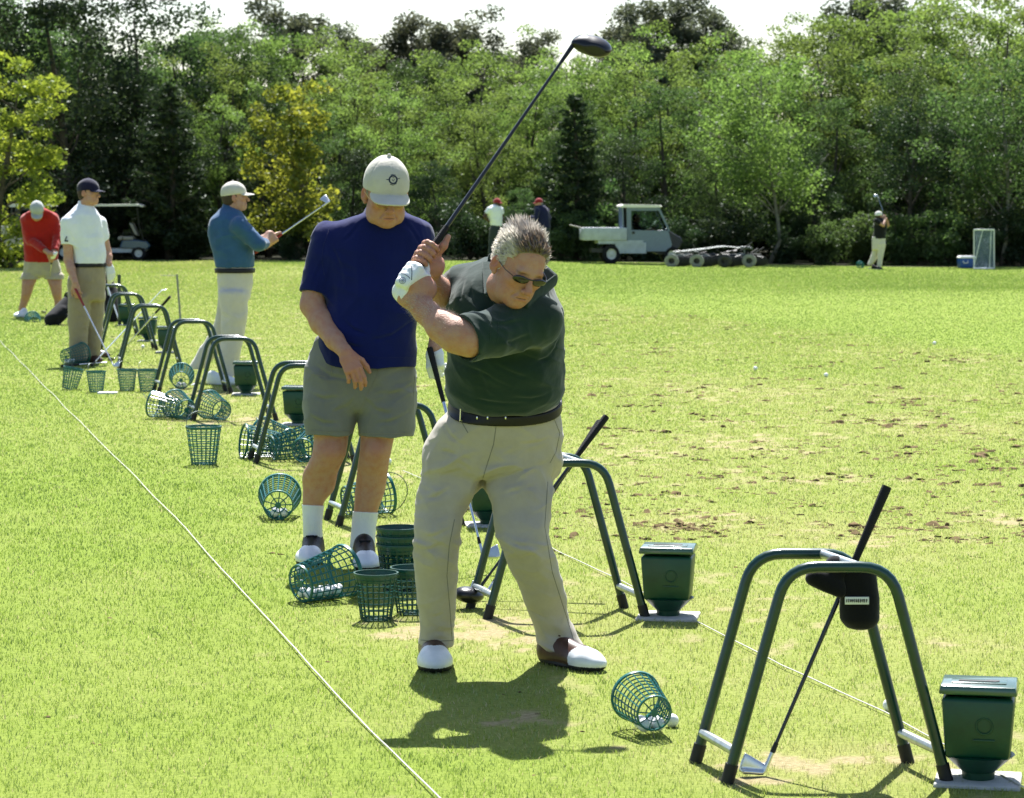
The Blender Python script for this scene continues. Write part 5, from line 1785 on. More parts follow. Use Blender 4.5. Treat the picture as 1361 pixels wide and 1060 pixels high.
def drawn(name, ops, lines, r, m, parent, org, y0, y1, closed=False):
    """thin raised lines (seams, laces, emblems) that lie on a modelled surface"""
    mb = MB(); ok = False
    for ln in lines:
        if not closed:                              # follow the surface closely between the given points
            fine = []
            for (xa, ya), (xb, yb) in zip(ln[:-1], ln[1:]):
                k = max(1, int(math.hypot(xb - xa, yb - ya) / 3.0))
                fine += [(xa + (xb - xa) * i / k, ya + (yb - ya) * i / k) for i in range(k)]
            ln = fine + [ln[-1]]
        pts = [hit(ops, x, y, y0, y1, 140) for x, y in ln]
        pts = [p - org for p in pts if p is not None]
        if len(pts) > 1: mb.tube(pts, r, 6, closed=closed and len(pts) > 4); ok = True
    return mb.build(name, m, parent) if ok else None


def creases(ops, lines, r, y0, y1):
    """presses soft folds into a garment along the given lines and raises a roll of cloth above each"""
    L_ = []
    for ln in lines:
        pts = [hit(ops, x, y, y0, y1) for x, y in ln]
        pts = [p for p in pts if p is not None]
        if len(pts) < 2: continue
        t = np.linspace(0, 1, 9); xs = np.linspace(0, 1, len(pts))
        L_.append((np.stack([np.interp(t, xs, [p[i] for p in pts]) for i in range(3)], 1), t))
    def fn(Q):
        out = np.zeros(len(Q), np.float32)
        for P3, t in L_:
            m = np.all((Q > P3.min(0) - 8 * r) & (Q < P3.max(0) + 8 * r), axis=1)
            if not m.any(): continue
            q = Q[m]; e = np.zeros(len(q))
            for dz, amp, w in ((0, 1.0, 1.5), (2.4 * r, -.75, 1.7)):
                best = np.full(len(q), 9.0); wt = np.zeros(len(q))
                for i in range(8):
                    A, B = P3[i] + [0, 0, dz], P3[i + 1] + [0, 0, dz]; ba = B - A
                    h = np.clip(((q - A) @ ba) / (ba @ ba + 1e-12), 0, 1)
                    d = np.linalg.norm(q - A - h[:, None] * ba, axis=1)
                    k = d < best; best[k] = d[k]; wt[k] = np.sin(pi * (t[i] + h[k] / 8))
                e += amp * r * np.maximum(wt, 0) ** .8 * np.exp(-(best / (w * r)) ** 2)
            out[m] += e
        return out
    ops[0] = (0, disp(ops[0][1], fn), ops[0][2])


def circ(cx, cy, r, n=14, ry=None): return [(cx + r * cos(a), cy + (ry or r) * sin(a)) for a in np.linspace(0, 2 * pi, n + 1)[:-1]]


def strands(name, c, M, s, n, m, parent, org, seed, keep, length, dirf, colf, width=.0022, centre=(0, -.012, .035), rad=(.080, .101, .088)):
    r = np.random.default_rng(seed)
    d = r.normal(size=(n * 3, 3)); d /= np.linalg.norm(d, axis=1, keepdims=True)
    q = np.asarray(centre) + d * np.asarray(rad)
    k = keep(q, r); d, q = d[k][:n], q[k][:n]; n = len(q)
    nn = d / np.asarray(rad); nn /= np.linalg.norm(nn, axis=1, keepdims=True)
    L_ = length(q, r)[:, None]; D = dirf(q, nn, r); D /= np.linalg.norm(D, axis=1, keepdims=True)
    p1 = q + (nn * .75 + D * .45) * L_ * .4; p2 = p1 + (nn * .35 + D * .8) * L_ * .35; p3 = p2 + (nn * .08 + D * .95 + r.normal(size=(n, 3)) * .12) * L_ * .3
    sd = np.cross(nn, D) + r.normal(size=(n, 3)) * .3; sd /= np.linalg.norm(sd, axis=1, keepdims=True); sd *= width
    V = np.stack([q - sd, q + sd, p1 - sd, p1 + sd, p2 - sd * .8, p2 + sd * .8, p3], 1).reshape(-1, 3)
    i = np.arange(n)[:, None] * 7
    F4 = np.concatenate([i + [[0, 1, 3, 2]], i + [[2, 3, 5, 4]]]); F3 = i + [[4, 5, 6]]
    W = V * s @ M + np.asarray(c) - org
    me = mesh_np(name, W, [F4, F3], m, True, None, {'var': np.repeat(colf(q, r), 7)})
    return link(name, me, parent)


def hair_mat(name, c0, c1):
    m = bpy.data.materials.new(name); m.use_nodes = True; nt = m.node_tree; N = nt.nodes; L = nt.links; N.remove(N['Principled BSDF'])
    at = N.new('ShaderNodeAttribute'); at.attribute_name = 'var'
    mx = N.new('ShaderNodeMix'); mx.data_type = 'RGBA'; mx.inputs['A'].default_value = (*c0, 1); mx.inputs['B'].default_value = (*c1, 1); L.new(at.outputs['Fac'], mx.inputs['Factor'])
    d = N.new('ShaderNodeBsdfDiffuse'); t = N.new('ShaderNodeBsdfTranslucent'); g = N.new('ShaderNodeBsdfGlossy'); g.inputs['Roughness'].default_value = .35
    L.new(mx.outputs['Result'], d.inputs['Color']); L.new(mx.outputs['Result'], t.inputs['Color'])
    a = N.new('ShaderNodeMixShader'); a.inputs[0].default_value = .55; L.new(d.outputs[0], a.inputs[1]); L.new(t.outputs[0], a.inputs[2])
    b = N.new('ShaderNodeMixShader'); b.inputs[0].default_value = .08; L.new(a.outputs[0], b.inputs[1]); L.new(g.outputs[0], b.inputs[2])
    L.new(b.outputs[0], N['Material Output'].inputs['Surface']); return m


HAIRG = hair_mat('hair_grey', (0.17, 0.11, 0.065), (0.78, 0.73, 0.66))
HAIRW = mat('hair_short_grey', (0.30, 0.28, 0.25), .8, noise=.4, nscale=120)
HAIRB = mat('hair_brown', (0.05, 0.028, 0.016), .7, noise=.4, nscale=120)
WHITE = cloth('cotton_white', (0.80, 0.82, 0.88), noise=.05)
SOCKM = cloth('sock_white', (0.74, 0.74, 0.74), noise=.08)
LEATHW = mat('leather_white', (0.76, 0.77, 0.78), .35, spec=.5, noise=.08, nscale=30)
LEATHB = mat('leather_brown', (0.06, 0.022, 0.016), .4, spec=.5, noise=.3, nscale=40)
LEATHK = mat('leather_black', (0.004, 0.004, 0.005), .5, spec=.2, noise=.2)
SOLEK = mat('sole_black', (0.012, 0.012, 0.012), .7)
SOLEW = mat('sole_white', (0.62, 0.62, 0.60), .6)
BELTK = mat('belt_leather', (0.007, 0.005, 0.005), .42, spec=.35, noise=.3, nscale=60)
BUCK = mat('buckle_steel', (0.75, 0.74, 0.70), .22, metal=1.0)
GLOVE = mat('glove_white', (0.80, 0.81, 0.82), .5, spec=.35, noise=.05, bump=.15, bscale=90)
INK = mat('emblem_navy', (0.018, 0.028, 0.06), .8)
LENS = mat('lens_black', (0.005, 0.005, 0.006), .08, spec=.7)
THREAD = mat('seam_thread', (0.20, 0.19, 0.16), .9)


# ================================================================= the golfer in full swing
def golfer_front():
    YF = 8.98
    feet = G(670, 892)
    org = np.array([feet[0], feet[1], 0.0])
    e_ = empty('person', org, label='grey haired man in dark green polo and khaki trousers at the top of his backswing', cat='person')
    H = .0032
    KH = cloth('khaki', (0.42, 0.37, 0.315), sheen=.15, noise=.10, bump=.12)
    POLO = cloth('polo_dark_green', (0.014, 0.034, 0.026), sheen=.25, noise=.15, bump=.2)
    # --- trousers
    pel = slices([S(528, 599, 745, 8.99, .155), S(545, 596, 745, 9.0, .168), S(560, 581, 747, 9.01, .176), S(576, 571, 748, 9.02, .178), S(600, 562, 747, 9.03, .176), S(622, 558, 745, 9.03, .160), S(636, 557, 741, 9.03, .12)], 2.3, kt=.01, kb=.05)
    leg1 = slices([S(575, 566, 655, 9.03, .125), S(610, 559, 652, 9.02, .125), S(644, 555.5, 640, 9.0, .112), S(671, 552, 622.5, 8.98, .096), S(709, 549, 612.5, 8.95, .088), S(746, 550, 611, 8.97, .084), S(784, 553, 607.5, 9.01, .082), S(822, 555, 606, 9.05, .080), S(850, 553.5, 605, 9.07, .082), S(859, 553, 604, 9.07, .086)], 2.2, kt=.06, kb=.004)
    leg2 = slices([S(575, 652, 749, 9.03, .125), S(610, 645, 740, 9.01, .128), S(644, 642, 736, 8.98, .118), S(671, 652, 734, 8.95, .106), S(700, 657.5, 731.5, 8.91, .098), S(724, 663.5, 732, 8.89, .092), S(746, 673, 740, 8.92, .084), S(784, 690, 751, 8.99, .078), S(822, 704.5, 758, 9.06, .076), S(845, 712, 771, 9.08, .080), S(858, 717, 775, 9.08, .088), S(873, 723, 776, 9.08, .090)], 2.2, kt=.06, kb=.004)
    f1 = folds(.019, (7, 7, 13), 3, ((1, 0, .55), (0, 1, 0), (-.5, 0, 1)))
    f2 = folds(.016, (6, 6, 16), 9, ((1, 0, -.4), (0, 1, 0), (.4, 0, 1)))
    zc = P(640, 640, 9)[2]; zk = P(600, 720, 9)[2]; zh = P(600, 850, 9)[2]
    def fold(Q):
        z = Q[:, 2]
        a = .35 + .9 * np.exp(-((z - zc - .02) / .10) ** 2); b = .25 + .9 * np.exp(-((z - zk) / .09) ** 2) + 1.2 * np.exp(-((z - zh) / .07) ** 2)
        return (f1(Q) * a + f2(Q) * b * .8).astype(np.float32)
    pants = disp(union([(0, pel, .02), (0, leg1, .018), (0, leg2, .018)]), fold)
    pops = [(0, pants, .001)]
    # crotch crease between the legs
    pops += [(1, ecap(P(640, 648, 8.84), P(622, 612, 8.82), (.008, .02), (.003, .01), (1, 0, 0)), .02)]
    creases(pops, [[(563, 596), (595, 600), (629, 611)], [(557, 640), (585, 632), (614, 624)], [(556, 665), (580, 660), (600, 648)], [(640, 640), (622, 622), (604, 612)], [(551, 705), (575, 713), (600, 702)], [(552, 726), (572, 730), (590, 722)],
                   [(556, 832), (578, 840), (602, 834)], [(555, 814), (574, 820), (590, 815)], [(590, 800), (597, 760), (604, 722)], [(648, 642), (690, 626), (730, 613)], [(655, 664), (684, 652), (712, 645)], [(664, 716), (694, 726), (729, 719)],
                   [(678, 742), (706, 737), (732, 728)], [(700, 806), (728, 822), (758, 815)], [(735, 600), (733, 640), (730, 690)], [(742, 575), (715, 588), (690, 590)], [(590, 560), (600, 580), (618, 592)]], .0052, 8.5, 9.3)
    tr = sdf_part('trousers', pops, H, [KH], e_, org)
    drawn('seam', pops, [[(603, 545), (612, 558), (622, 575)], [(735, 553), (744, 575), (739, 600), (731, 615)], [(660, 562), (656, 590), (648, 615), (641, 638)], [(604, 690), (597, 725), (594, 765), (598, 810), (601, 852)], [(728, 640), (724, 700), (734, 760), (750, 810), (766, 862)], [(556, 850), (578, 852), (602, 851)], [(720, 864), (745, 867), (772, 864)]], .0015, THREAD, tr, org, 8.6, 9.2)
    # --- belt
    top = P(603, 541, 9.0); bn = nrm((0.02, -.30, 1))
    cfront = P(664, 556, 8.83)
    belt = off(pel, .006)
    bops = [(0, belt, .001), (2, half(cfront + bn * .008, bn), .003), (2, half(cfront - bn * .026, -bn), .003)]
    bt = sdf_part('belt', bops, H, [BELTK], e_, org)
    mbk = MB(); p = hit(bops, 617, 551, 8.6, 9.1)
    if p is not None:
        mbk.tube([p - org + np.array([q[0], -.004, q[1]]) for q in ((-.014, -.02), (.014, -.024), (.016, .016), (-.012, .02))], .003, 6, closed=True); mbk.build('buckle', BUCK, bt)
    mbk = MB()
    for x in (634, 648, 672):
        p = hit(bops, x, 555, 8.6, 9.1)
        if p is not None: mbk.box(p - org + [0, -.001, 0], (.005, .006, .010), bev=.001)
    mbk.build('belt_studs', BUCK, bt)
    # --- shirt
    tor = slices([S(338, 652, 706, 8.93, .06), S(352, 628, 722, 8.91, .10), S(368, 608, 730, 8.88, .125), S(388, 597, 738, 8.85, .145), S(412, 591, 748, 8.84, .162), S(440, 590, 751, 8.86, .175), S(470, 595, 750.5, 8.89, .188),
                  S(498, 591.5, 750, 8.91, .196), S(516, 591, 749.5, 8.93, .192), S(531, 597, 744, 8.94, .180), S(542, 606, 736, 8.95, .166), S(551, 622, 724, 8.95, .15)], 2.3, yaw=-.12, kt=.04, kb=.03)
    LS, LE, LW = P(714, 428, 8.68), P(612, 449, 8.50), P(541, 392, 8.62)
    RS, RE, RW = P(618, 378, 8.93), P(594, 405, 9.0), P(569, 366, 8.75)
    s1 = sleeve(LS, P(617, 451, 8.505), .088, .080, .015)
    s2 = sleeve(RS, P(590, 396, 8.965), .082, .064, .018)
    g1 = folds(.017, (5, 5, 10), 21, ((1, 0, -.5), (0, 1, 0), (.5, 0, 1))); g2 = folds(.013, (9, 9, 5), 33, ((1, 0, .7), (0, 1, 0), (-.7, 0, 1)))
    def sf(Q): return (g1(Q) * .8 + g2(Q) * .7).astype(np.float32)
    hd = (np.array(P(689, 355, 8.58)))
    Mh = frame((.38, -.80, -.47), (.22, 0, 1)); hs = .99
    shirt = disp(union([(0, tor, .02), (0, s1, .05), (0, s2, .05)]), sf)
    nk = hd + Mh.T @ np.array([0, -.03, -.09]) * hs
    V0 = P(664, 404, 8.64)
    sops = [(0, shirt, .001), (1, cone(P(672, 380, 8.70), P(663, 399, 8.62), .052, .022), .01), (1, cone(nk, P(680, 368, 8.72), .066, .066), .01)]
    # collar flaps
    sops += [(0, ecap(P(648, 350, 8.82), P(654, 392, 8.66), (.018, .007), (.028, .006), (1, .4, 0)), .006), (0, ecap(P(655, 384, 8.67), P(662, 406, 8.645), (.026, .006), (.010, .006), (1, .3, -.3)), .006),
             (0, ecap(P(738, 372, 8.72), P(700, 404, 8.58), (.022, .007), (.030, .006), (.2, -.2, 1)), .006), (0, ecap(P(652, 345, 8.86), P(706, 344, 8.90), (.022, .010), (.022, .010), (0, 0, 1)), .01), (0, ecap(P(706, 344, 8.90), P(738, 372, 8.74), (.022, .010), (.022, .008), (0, 0, 1)), .01)]
    creases(sops, [[(652, 482), (690, 499), (742, 503)], [(604, 478), (640, 494), (690, 520)], [(744, 446), (733, 470), (702, 488)], [(633, 362), (626, 392), (622, 418)], [(618, 370), (612, 395), (610, 420)], [(700, 425), (672, 432), (645, 430)], [(705, 445), (680, 455), (655, 452)],
                   [(610, 520), (650, 534), (700, 536)], [(735, 520), (705, 530), (680, 528)], [(645, 470), (640, 500), (650, 530)], [(690, 470), (712, 478), (742, 476)]], .0055, 8.3, 9.2)
    sh = sdf_part('polo_shirt', sops, H, [POLO], e_, org)
    drawn('placket', sops, [[(655, 408), (652, 430), (651, 452)], [(664, 408), (662, 430), (661, 453)]], .0014, POLO, sh, org, 8.4, 9.0)
    # --- body
    body = head_ops(hd, Mh, hs, .88)
    body += [(0, cone(nk, P(676, 385, 8.80), .060, .070), .03)]
    body += [(0, off(tor, -.032), .02)]
    body += chain([LS, P(668, 444, 8.57), P(624, 451, 8.505), P(606, 445, 8.505), P(588, 434, 8.53), P(566, 414, 8.58), LW], [.055, .046, .053, .056, .050, .038, .030], .02)
    body += chain([RS, RE, P(583, 388, 8.88), RW], [.06, .05, .048, .032], .02)
    body += [(0, off(pel, -.030), .03), (0, off(leg1, -.026), .02), (0, off(leg2, -.026), .02)]
    butt = P(536, 384, 8.60); headp = P(764, 56, 9.06)
    ax = nrm(headp - butt)
    Ol = P(541.5, 368, 8.62); Or = P(563, 336, 8.66)
    # both grips sit on the club's axis
    Ol = butt + ax * ((Ol - butt) @ ax); Or = butt + ax * ((Or - butt) @ ax)
    gl = grip_ops(Ol, ax, (-.10, -.05, -1), (-.55, -.8, .1), LW, 1.10, .0125, 1.0, .012)
    gr = grip_ops(Or, ax, (.35, .1, -1), (.75, .65, .1), RW, 1.08, .0125, 1.0)
    body += gl + gr
    hv = head_var(hd, Mh, hs)
    def var(V):
        v = hv(V)
        h_ = np.linalg.norm(V - Or, axis=1) < .10
        return v + np.where(h_, .22, 0)
    bd = sdf_part('body', body, .0030, [SKIN], e_, org, attr_fn=var)
    # --- glove
    gops = [(t, off(f, .0022) if t == 0 else f, k) for t, f, k in gl]
    cuff = nrm(LW - P(566, 414, 8.58))
    gops += [(0, cone(LW - cuff * .012, LW + cuff * .02, .0375, .036), .01), (2, half(LW - cuff * .014, -cuff), .004)]
    gv = sdf_part('golf_glove', gops, .0028, [GLOVE], e_, org)
    drawn('glove_logo', gops, [circ(535, 372.5, 4.2), circ(535, 372.5, 2.4), circ(535, 372.5, .9, 6)], .0009, INK, gv, org, 8.4, 8.9, True)
    drawn('glove_slit', gops, [[(524, 362.5), (530, 362.5), (537, 363.5), (543, 367.5), (545, 370)], [(515.5, 368), (517.5, 373), (517.5, 380)], [(522, 371), (523, 375), (522, 378)], [(547, 353), (547.5, 362), (547, 372)]], .0013, INK, gv, org, 8.4, 8.9)
    # --- shoes
    shoe(e_, org, G(579, 896), (.06, -1, 0), 1.12, [LEATHW, LEATHB, SOLEK], name='shoe')
    shoe(e_, org, G(801, 894), (.66, -.75, 0), 1.06, [LEATHW, LEATHB, SOLEK], name='shoe')
    # --- sunglasses
    sg = MB()
    def lp(x, y, z): return hd + Mh.T @ (np.array([x, y, z]) * hs) - org
    sgo = []
    for sx in (-1, 1):
        q = np.stack([nrm((1, -.22 * sx, 0)), nrm((.22 * sx, 1, 0)), (0, 0, 1)])
        sgo.append((0, ell((sx * .036, .096, .002), (.029, .0055, .0135), q), .003))
    sgo.append((0, ecap((-.012, .102, .009), (.012, .102, .009), (.0025, .0025), (.0025, .0025), (0, 0, 1)), .003))
    sgl = sdf_in('sunglasses', sgo, .0016, [LENS], e_, org, hd, Mh, hs)
    for sx in (-1, 1): MB().tube([lp(sx * .064, .088, .006), lp(sx * .080, .055, .008), lp(sx * .084, .0, .012), lp(sx * .083, -.02, .004)], .0015, 6).build('temple', LENS, sgl)
    # --- hair
    hsh = [(0, ell((0, -.016, .038), (.0815, .100, .090)), .01), (2, half((0, .068, .058), (0, 1, -.75)), .006), (2, half((0, 0, -.012), (0, .9, -1)), .008), (1, half((0, .015, .012), (0, -1.2, 1)), .008)]
    hsh = [(0, ell((0, -.016, .040), (.0815, .099, .089)), .01), (2, half((0, .052, .070), (0, 1, -.9)), .01), (2, half((0, 0, -.025), (0, .9, -1)), .01)]
    V, F = mesh_ops([(t, xf(f, (0, 0, 0), np.eye(3)), k) for t, f, k in hsh], .003)
    W = V * hs @ Mh + hd - org
    hr = link('hair', mesh_np('hair', W, F, HAIRG, True, None, {'var': np.full(len(W), .25)}), e_)
    def keep(q, r):
        x, y, z = q[:, 0], q[:, 1], q[:, 2]
        front = z > .072 + .9 * np.maximum(y - .052, 0) + .12 * np.maximum(y - .03, 0)
        side = (y < .030) & (z > -.02 + .9 * np.maximum(y, 0))
        side2 = (y < .052) & (z > .045)
        back = (y < -.02) & (z > -.06)
        return front & (y < .075) | side | side2 | back
    def ln(q, r):
        t = smooth(.05, .11, q[:, 2])
        return (.013 + .026 * t + .006 * smooth(.02, .07, q[:, 1])) * (.6 + .7 * r.random(len(q)))
    def dr(q, nn, r):
        cl = vnoise(q * 42, 3)[:, None] - .5; c2 = vnoise(q * 42 + 9, 5)[:, None] - .5
        D = np.stack([.25 * np.sign(q[:, 0]) * smooth(.02, .06, np.abs(q[:, 0])) + .25, -.75 + 0 * q[:, 0], .35 * smooth(.03, .09, q[:, 2]) - .6 * (1 - smooth(.0, .06, q[:, 2]))], 1)
        return D + cl * np.array([1.8, 0, .6]) + c2 * np.array([0, 1.2, .9]) + r.normal(size=q.shape) * .16
    def cf(q, r):
        side = 1 - smooth(.045, .085, q[:, 2]); sx = smooth(.035, .065, np.abs(q[:, 0]))
        br = np.exp(-((q[:, 1] - .05) / .035) ** 2) * (1 - sx)
        v = .55 + .45 * np.maximum(side, sx * .8) - .6 * br + .35 * (vnoise(q * 60, 2) - .5)
        return np.clip(v + .25 * (r.random(len(q)) - .5), 0, 1)
    strands('hair_locks', hd, Mh, hs, 5200, HAIRG, hr, org, 8, keep, ln, dr, cf, width=.0017)
    # --- fine hair along the forearms catches the light
    r = np.random.default_rng(17); VV = []
    for A, B, ra, rb, n in ((P(606, 445, 8.505), P(566, 414, 8.58), .056, .042, 1500), (P(566, 414, 8.58), LW, .041, .032, 900), (P(583, 388, 8.88), RW, .046, .032, 900)):
        d_ = nrm(B - A); t = r.random(n); an = r.random(n) * 2 * pi; u = nrm(np.cross(d_, (0, 0, 1))); w_ = np.cross(d_, u)
        nn = np.cos(an)[:, None] * u + np.sin(an)[:, None] * w_
        q = A + (B - A) * t[:, None] + nn * (ra + (rb - ra) * t)[:, None] * .98
        tip = q + (nn * .6 + d_ * .6 + r.normal(size=(n, 3)) * .25) * (.010 + .008 * r.random(n))[:, None]
        sd = np.cross(nn, d_) * .00035
        VV.append(np.stack([q - sd, q + sd, tip], 1).reshape(-1, 3))
    V_ = np.concatenate(VV)
    link('arm_hair', mesh_np('arm_hair', V_ - org, np.arange(len(V_)).reshape(-1, 3), HAIRG, True, None, {'var': np.full(len(V_), .75)}), bd)
    club(butt, headp, 'driver', (1, .12, -.10), 'black driver swung high above the grey haired man', shaft=SHAFTK, up=(.1, -.35, .95), grip_len=.27, head_s=1.02)
    return e_


golfer_front()


# ================================================================= the man in the navy shirt and grey shorts
def golfer_navy():
    feet = G(450, 748)
    org = np.array([feet[0], feet[1], 0.0])
    e_ = empty('person', org, label='big man in navy mock-neck shirt, grey shorts, white socks and beige cap looking down', cat='person')
    H = .0042; Y0 = 11.75
    NAVY = cloth('shirt_navy', (0.004, 0.009, 0.085), sheen=.15, noise=.12, bump=.18)
    GREY = cloth('shorts_grey', (0.185, 0.185, 0.175), sheen=.2, noise=.10, bump=.2)
    CAPB = cloth('cap_beige', (0.56, 0.53, 0.45), sheen=.2, noise=.10, bump=.3)
    # shorts
    pel = slices([S(446, 420, 552, Y0, .155), S(480, 407, 553, Y0, .170), S(515, 404, 553, Y0, .165), S(545, 404, 552, Y0, .14)], 2.4, kt=.01, kb=.04)
    l1 = slices([S(490, 408, 480, Y0, .14), S(530, 404, 476, Y0 - .02, .135), S(563, 404, 473, Y0 - .03, .128), S(577, 406, 470, Y0 - .03, .125)], 2.3, kt=.05, kb=.004)
    l2 = slices([S(490, 478, 553, Y0, .14), S(530, 478, 552, Y0 - .02, .135), S(563, 475, 551.5, Y0 - .03, .128), S(579, 477, 549, Y0 - .03, .125)], 2.3, kt=.05, kb=.004)
    f1 = folds(.012, (6, 6, 9), 5, ((1, 0, .5), (0, 1, 0), (-.5, 0, 1))); f2 = folds(.008, (9, 9, 4), 8)
    sops = [(0, disp(union([(0, pel, .02), (0, l1, .03), (0, l2, .03)]), lambda Q: (f1(Q) + f2(Q) * .7).astype(np.float32)), .001),
            (1, ecap(P(474, 585, Y0 - .2), P(477, 505, Y0 - .19), (.010, .04), (.003, .012), (1, 0, 0)), .025)]
    creases(sops, [[(408, 520), (430, 530), (450, 528)], [(550, 508), (525, 522), (500, 524)], [(478, 520), (462, 540), (440, 548)], [(480, 525), (500, 545), (520, 550)], [(420, 485), (440, 500), (470, 505)], [(545, 545), (520, 560), (500, 562)], [(410, 550), (430, 562), (455, 562)]], .0065, 11.2, 12.2)
    so = sdf_part('shorts', sops, H, [GREY], e_, org)
    drawn('seam', sops, [[(505, 482), (501, 500), (490, 520), (479, 545)], [(412, 497), (420, 498), (432, 500)], [(551, 500), (549, 530), (549, 572)], [(406, 571), (420, 573), (440, 573.5), (467, 573)], [(478, 575), (500, 576), (525, 576), (547, 574.5)], [(440, 483), (441, 498)]], .0018, THREAD, so, org, 11.3, 12)
    # shirt
    tor = slices([S(272, 492, 535, Y0 - .02, .065), S(282, 484, 541, Y0 - .02, .085), S(290, 462, 558, Y0 - .01, .105), S(302, 438, 571, Y0, .125), S(322, 428, 573, Y0, .145), S(350, 429, 567, Y0, .16), S(390, 434, 560, Y0 - .01, .172), S(430, 427, 555, Y0 - .02, .182),
                  S(455, 421, 553, Y0 - .02, .184), S(486, 424, 553, Y0 - .02, .180)], 2.3, kt=.015, kb=.004)
    RS, RE, RW = P(436, 318, Y0), P(415, 405, Y0 - .06), P(459, 468, Y0 - .26)
    LS, LE, LW = P(554, 320, Y0 + .02), P(580, 400, Y0 + .05), P(578, 462, Y0 - .08)
    s1 = sleeve(RS, P(419, 390, Y0 - .05), .082, .066); s2 = sleeve(LS, P(573, 374, Y0 + .04), .078, .062)
    g1 = folds(.012, (5, 5, 9), 13, ((1, 0, -.4), (0, 1, 0), (.4, 0, 1))); g2 = folds(.008, (10, 10, 4), 17)
    shirt = disp(union([(0, tor, .01), (0, s1, .06), (0, s2, .06)]), lambda Q: (g1(Q) * .9 + g2(Q) * .6).astype(np.float32))
    tops = [(0, shirt, .001), (2, half(P(500, 481.5, Y0), (-.16, .22, -1)), .004)]
    hd = P(512.5, 258, Y0 - .13); Mh = frame((.24, -.90, -.33), (.03, 0, 1)); hs = 1.12
    nk = hd + Mh.T @ np.array([0, -.03, -.08]) * hs
    tops += [(0, sleeve(P(511, 300, Y0), P(509, 277, Y0 - .035), .085, .072, .03), .02)]
    creases(tops, [[(441, 326), (452, 350), (454, 382)], [(438, 402), (470, 438), (520, 456)], [(548, 425), (520, 446), (492, 452)], [(428, 436), (470, 460), (540, 464)], [(482, 292), (466, 312), (455, 322)], [(540, 296), (552, 312), (560, 330)], [(428, 345), (420, 365), (416, 385)], [(440, 345), (436, 365), (432, 390)],], .0060, 11.2, 12.2)
    st = sdf_part('shirt', tops, H, [NAVY], e_, org)
    drawn('stitching', tops, [[(405, 385), (415, 389), (426, 391), (435, 392)], [(424, 448), (440, 461), (470, 470), (510, 475), (550, 474)], [(438, 304), (430, 325), (428, 345), (431, 365)], [(486, 283), (497, 291), (512, 294), (528, 291), (539, 282)]], .0016, NAVY, st, org, 11.2, 12.2)
    # body
    body = head_ops(hd, Mh, hs, 1.15)
    body += [(0, cone(nk, P(511, 297, Y0), .064, .075), .03), (0, off(tor, -.034), .02)]
    body += chain([RS, P(419, 370, Y0 - .03), RE, P(428, 428, Y0 - .11), P(445, 452, Y0 - .2), RW], [.065, .054, .052, .052, .040, .031], .02)
    body += chain([LS, LE, P(586, 430, Y0 - .02), LW], [.06, .05, .045, .031], .02)
    lg1 = slices([S(560, 412, 466, Y0 - .03, .092), S(580, 417, 463, Y0 - .03, .085), S(602, 415, 460, Y0 - .05, .078), S(614, 410, 455, Y0 - .04, .074), S(632, 402, 448, Y0 + .0, .076), S(650, 402.5, 444, Y0 + .02, .068), S(670, 402.5, 430, Y0 + .02, .050), S(700, 404, 427, Y0 + .0, .042), S(722, 405, 428, Y0 - .0, .045)], 2.1, kt=.03, kb=.01)
    lg2 = slices([S(560, 474, 530, Y0 - .03, .092), S(580, 479, 524, Y0 - .03, .085), S(600, 478, 520, Y0 - .05, .078), S(614, 476, 517, Y0 - .04, .074), S(632, 474, 515, Y0 + .0, .076), S(654, 472, 511, Y0 + .02, .070), S(680, 470, 502, Y0 + .02, .050), S(706, 468, 498, Y0 + .0, .042), S(728, 466, 497, Y0 - .02, .045)], 2.1, kt=.03, kb=.01)
    body += [(0, off(pel, -.034), .03), (0, lg1, .03), (0, lg2, .03)]
    for kx, ky in ((440, 598), (499, 597)): body += [(0, ell(P(kx, ky, Y0 - .105), (.034, .022, .04)), .03)]
    body += hand_ops(RW, nrm(P(474, 500, Y0 - .30) - RW), (.25, -.95, .2), -1, 1.08, (.35, .55, .4), (.62, .7, -.3))
    gw = hand_ops(LW, nrm(P(579, 500, Y0 - .12) - LW), (-.3, -.9, 0), 1, 1.05, (.75, 1.0, .7), (.3, .9, -.5))
    body += gw
    hv = head_var(hd, Mh, hs)
    kn = [P(440, 598, Y0 - .12), P(499, 597, Y0 - .12)]
    def var(V):
        v = hv(V)
        for q in kn: v = v + .35 * np.exp(-((V - q) ** 2).sum(1) / .05 ** 2)
        return v + np.where(np.linalg.norm(V - P(472, 492, Y0 - .3), axis=1) < .1, .25, 0)
    sdf_part('body', body, .0036, [SKIN], e_, org, attr_fn=var)
    sdf_part('golf_glove', [(t, off(f, .002), k) for t, f, k in gw], .0036, [GLOVE], e_, org)
    # socks with ribs
    for q, (xc, yt) in zip((lg1, lg2), ((415, 671), (484, 680))):
        def ribs(Q, q=q):
            zz, T = q.table; cx = np.interp(Q[:, 2], zz, T[:, 0]); cy = np.interp(Q[:, 2], zz, T[:, 1])
            return (.0012 * np.cos(np.arctan2(Q[:, 1] - cy, Q[:, 0] - cx) * 30)).astype(np.float32)
        sdf_part('sock', [(0, disp(off(q, .004), ribs), .001), (2, half(P(xc, yt, Y0), (0.05, .1, 1)), .003)], .0036, [SOCKM], e_, org)
    shoe(e_, org, G(408, 753), (-.03, -1, 0), 1.10, [LEATHW, LEATHK, SOLEK])
    shoe(e_, org, G(489, 760), (.12, -1, 0), 1.10, [LEATHW, LEATHK, SOLEK])
    # cap with its crest
    co = cap_ops(hd, Mh, hs * 1.0, .016)
    cp = sdf_part('cap', co, .0032, [CAPB], e_, org)
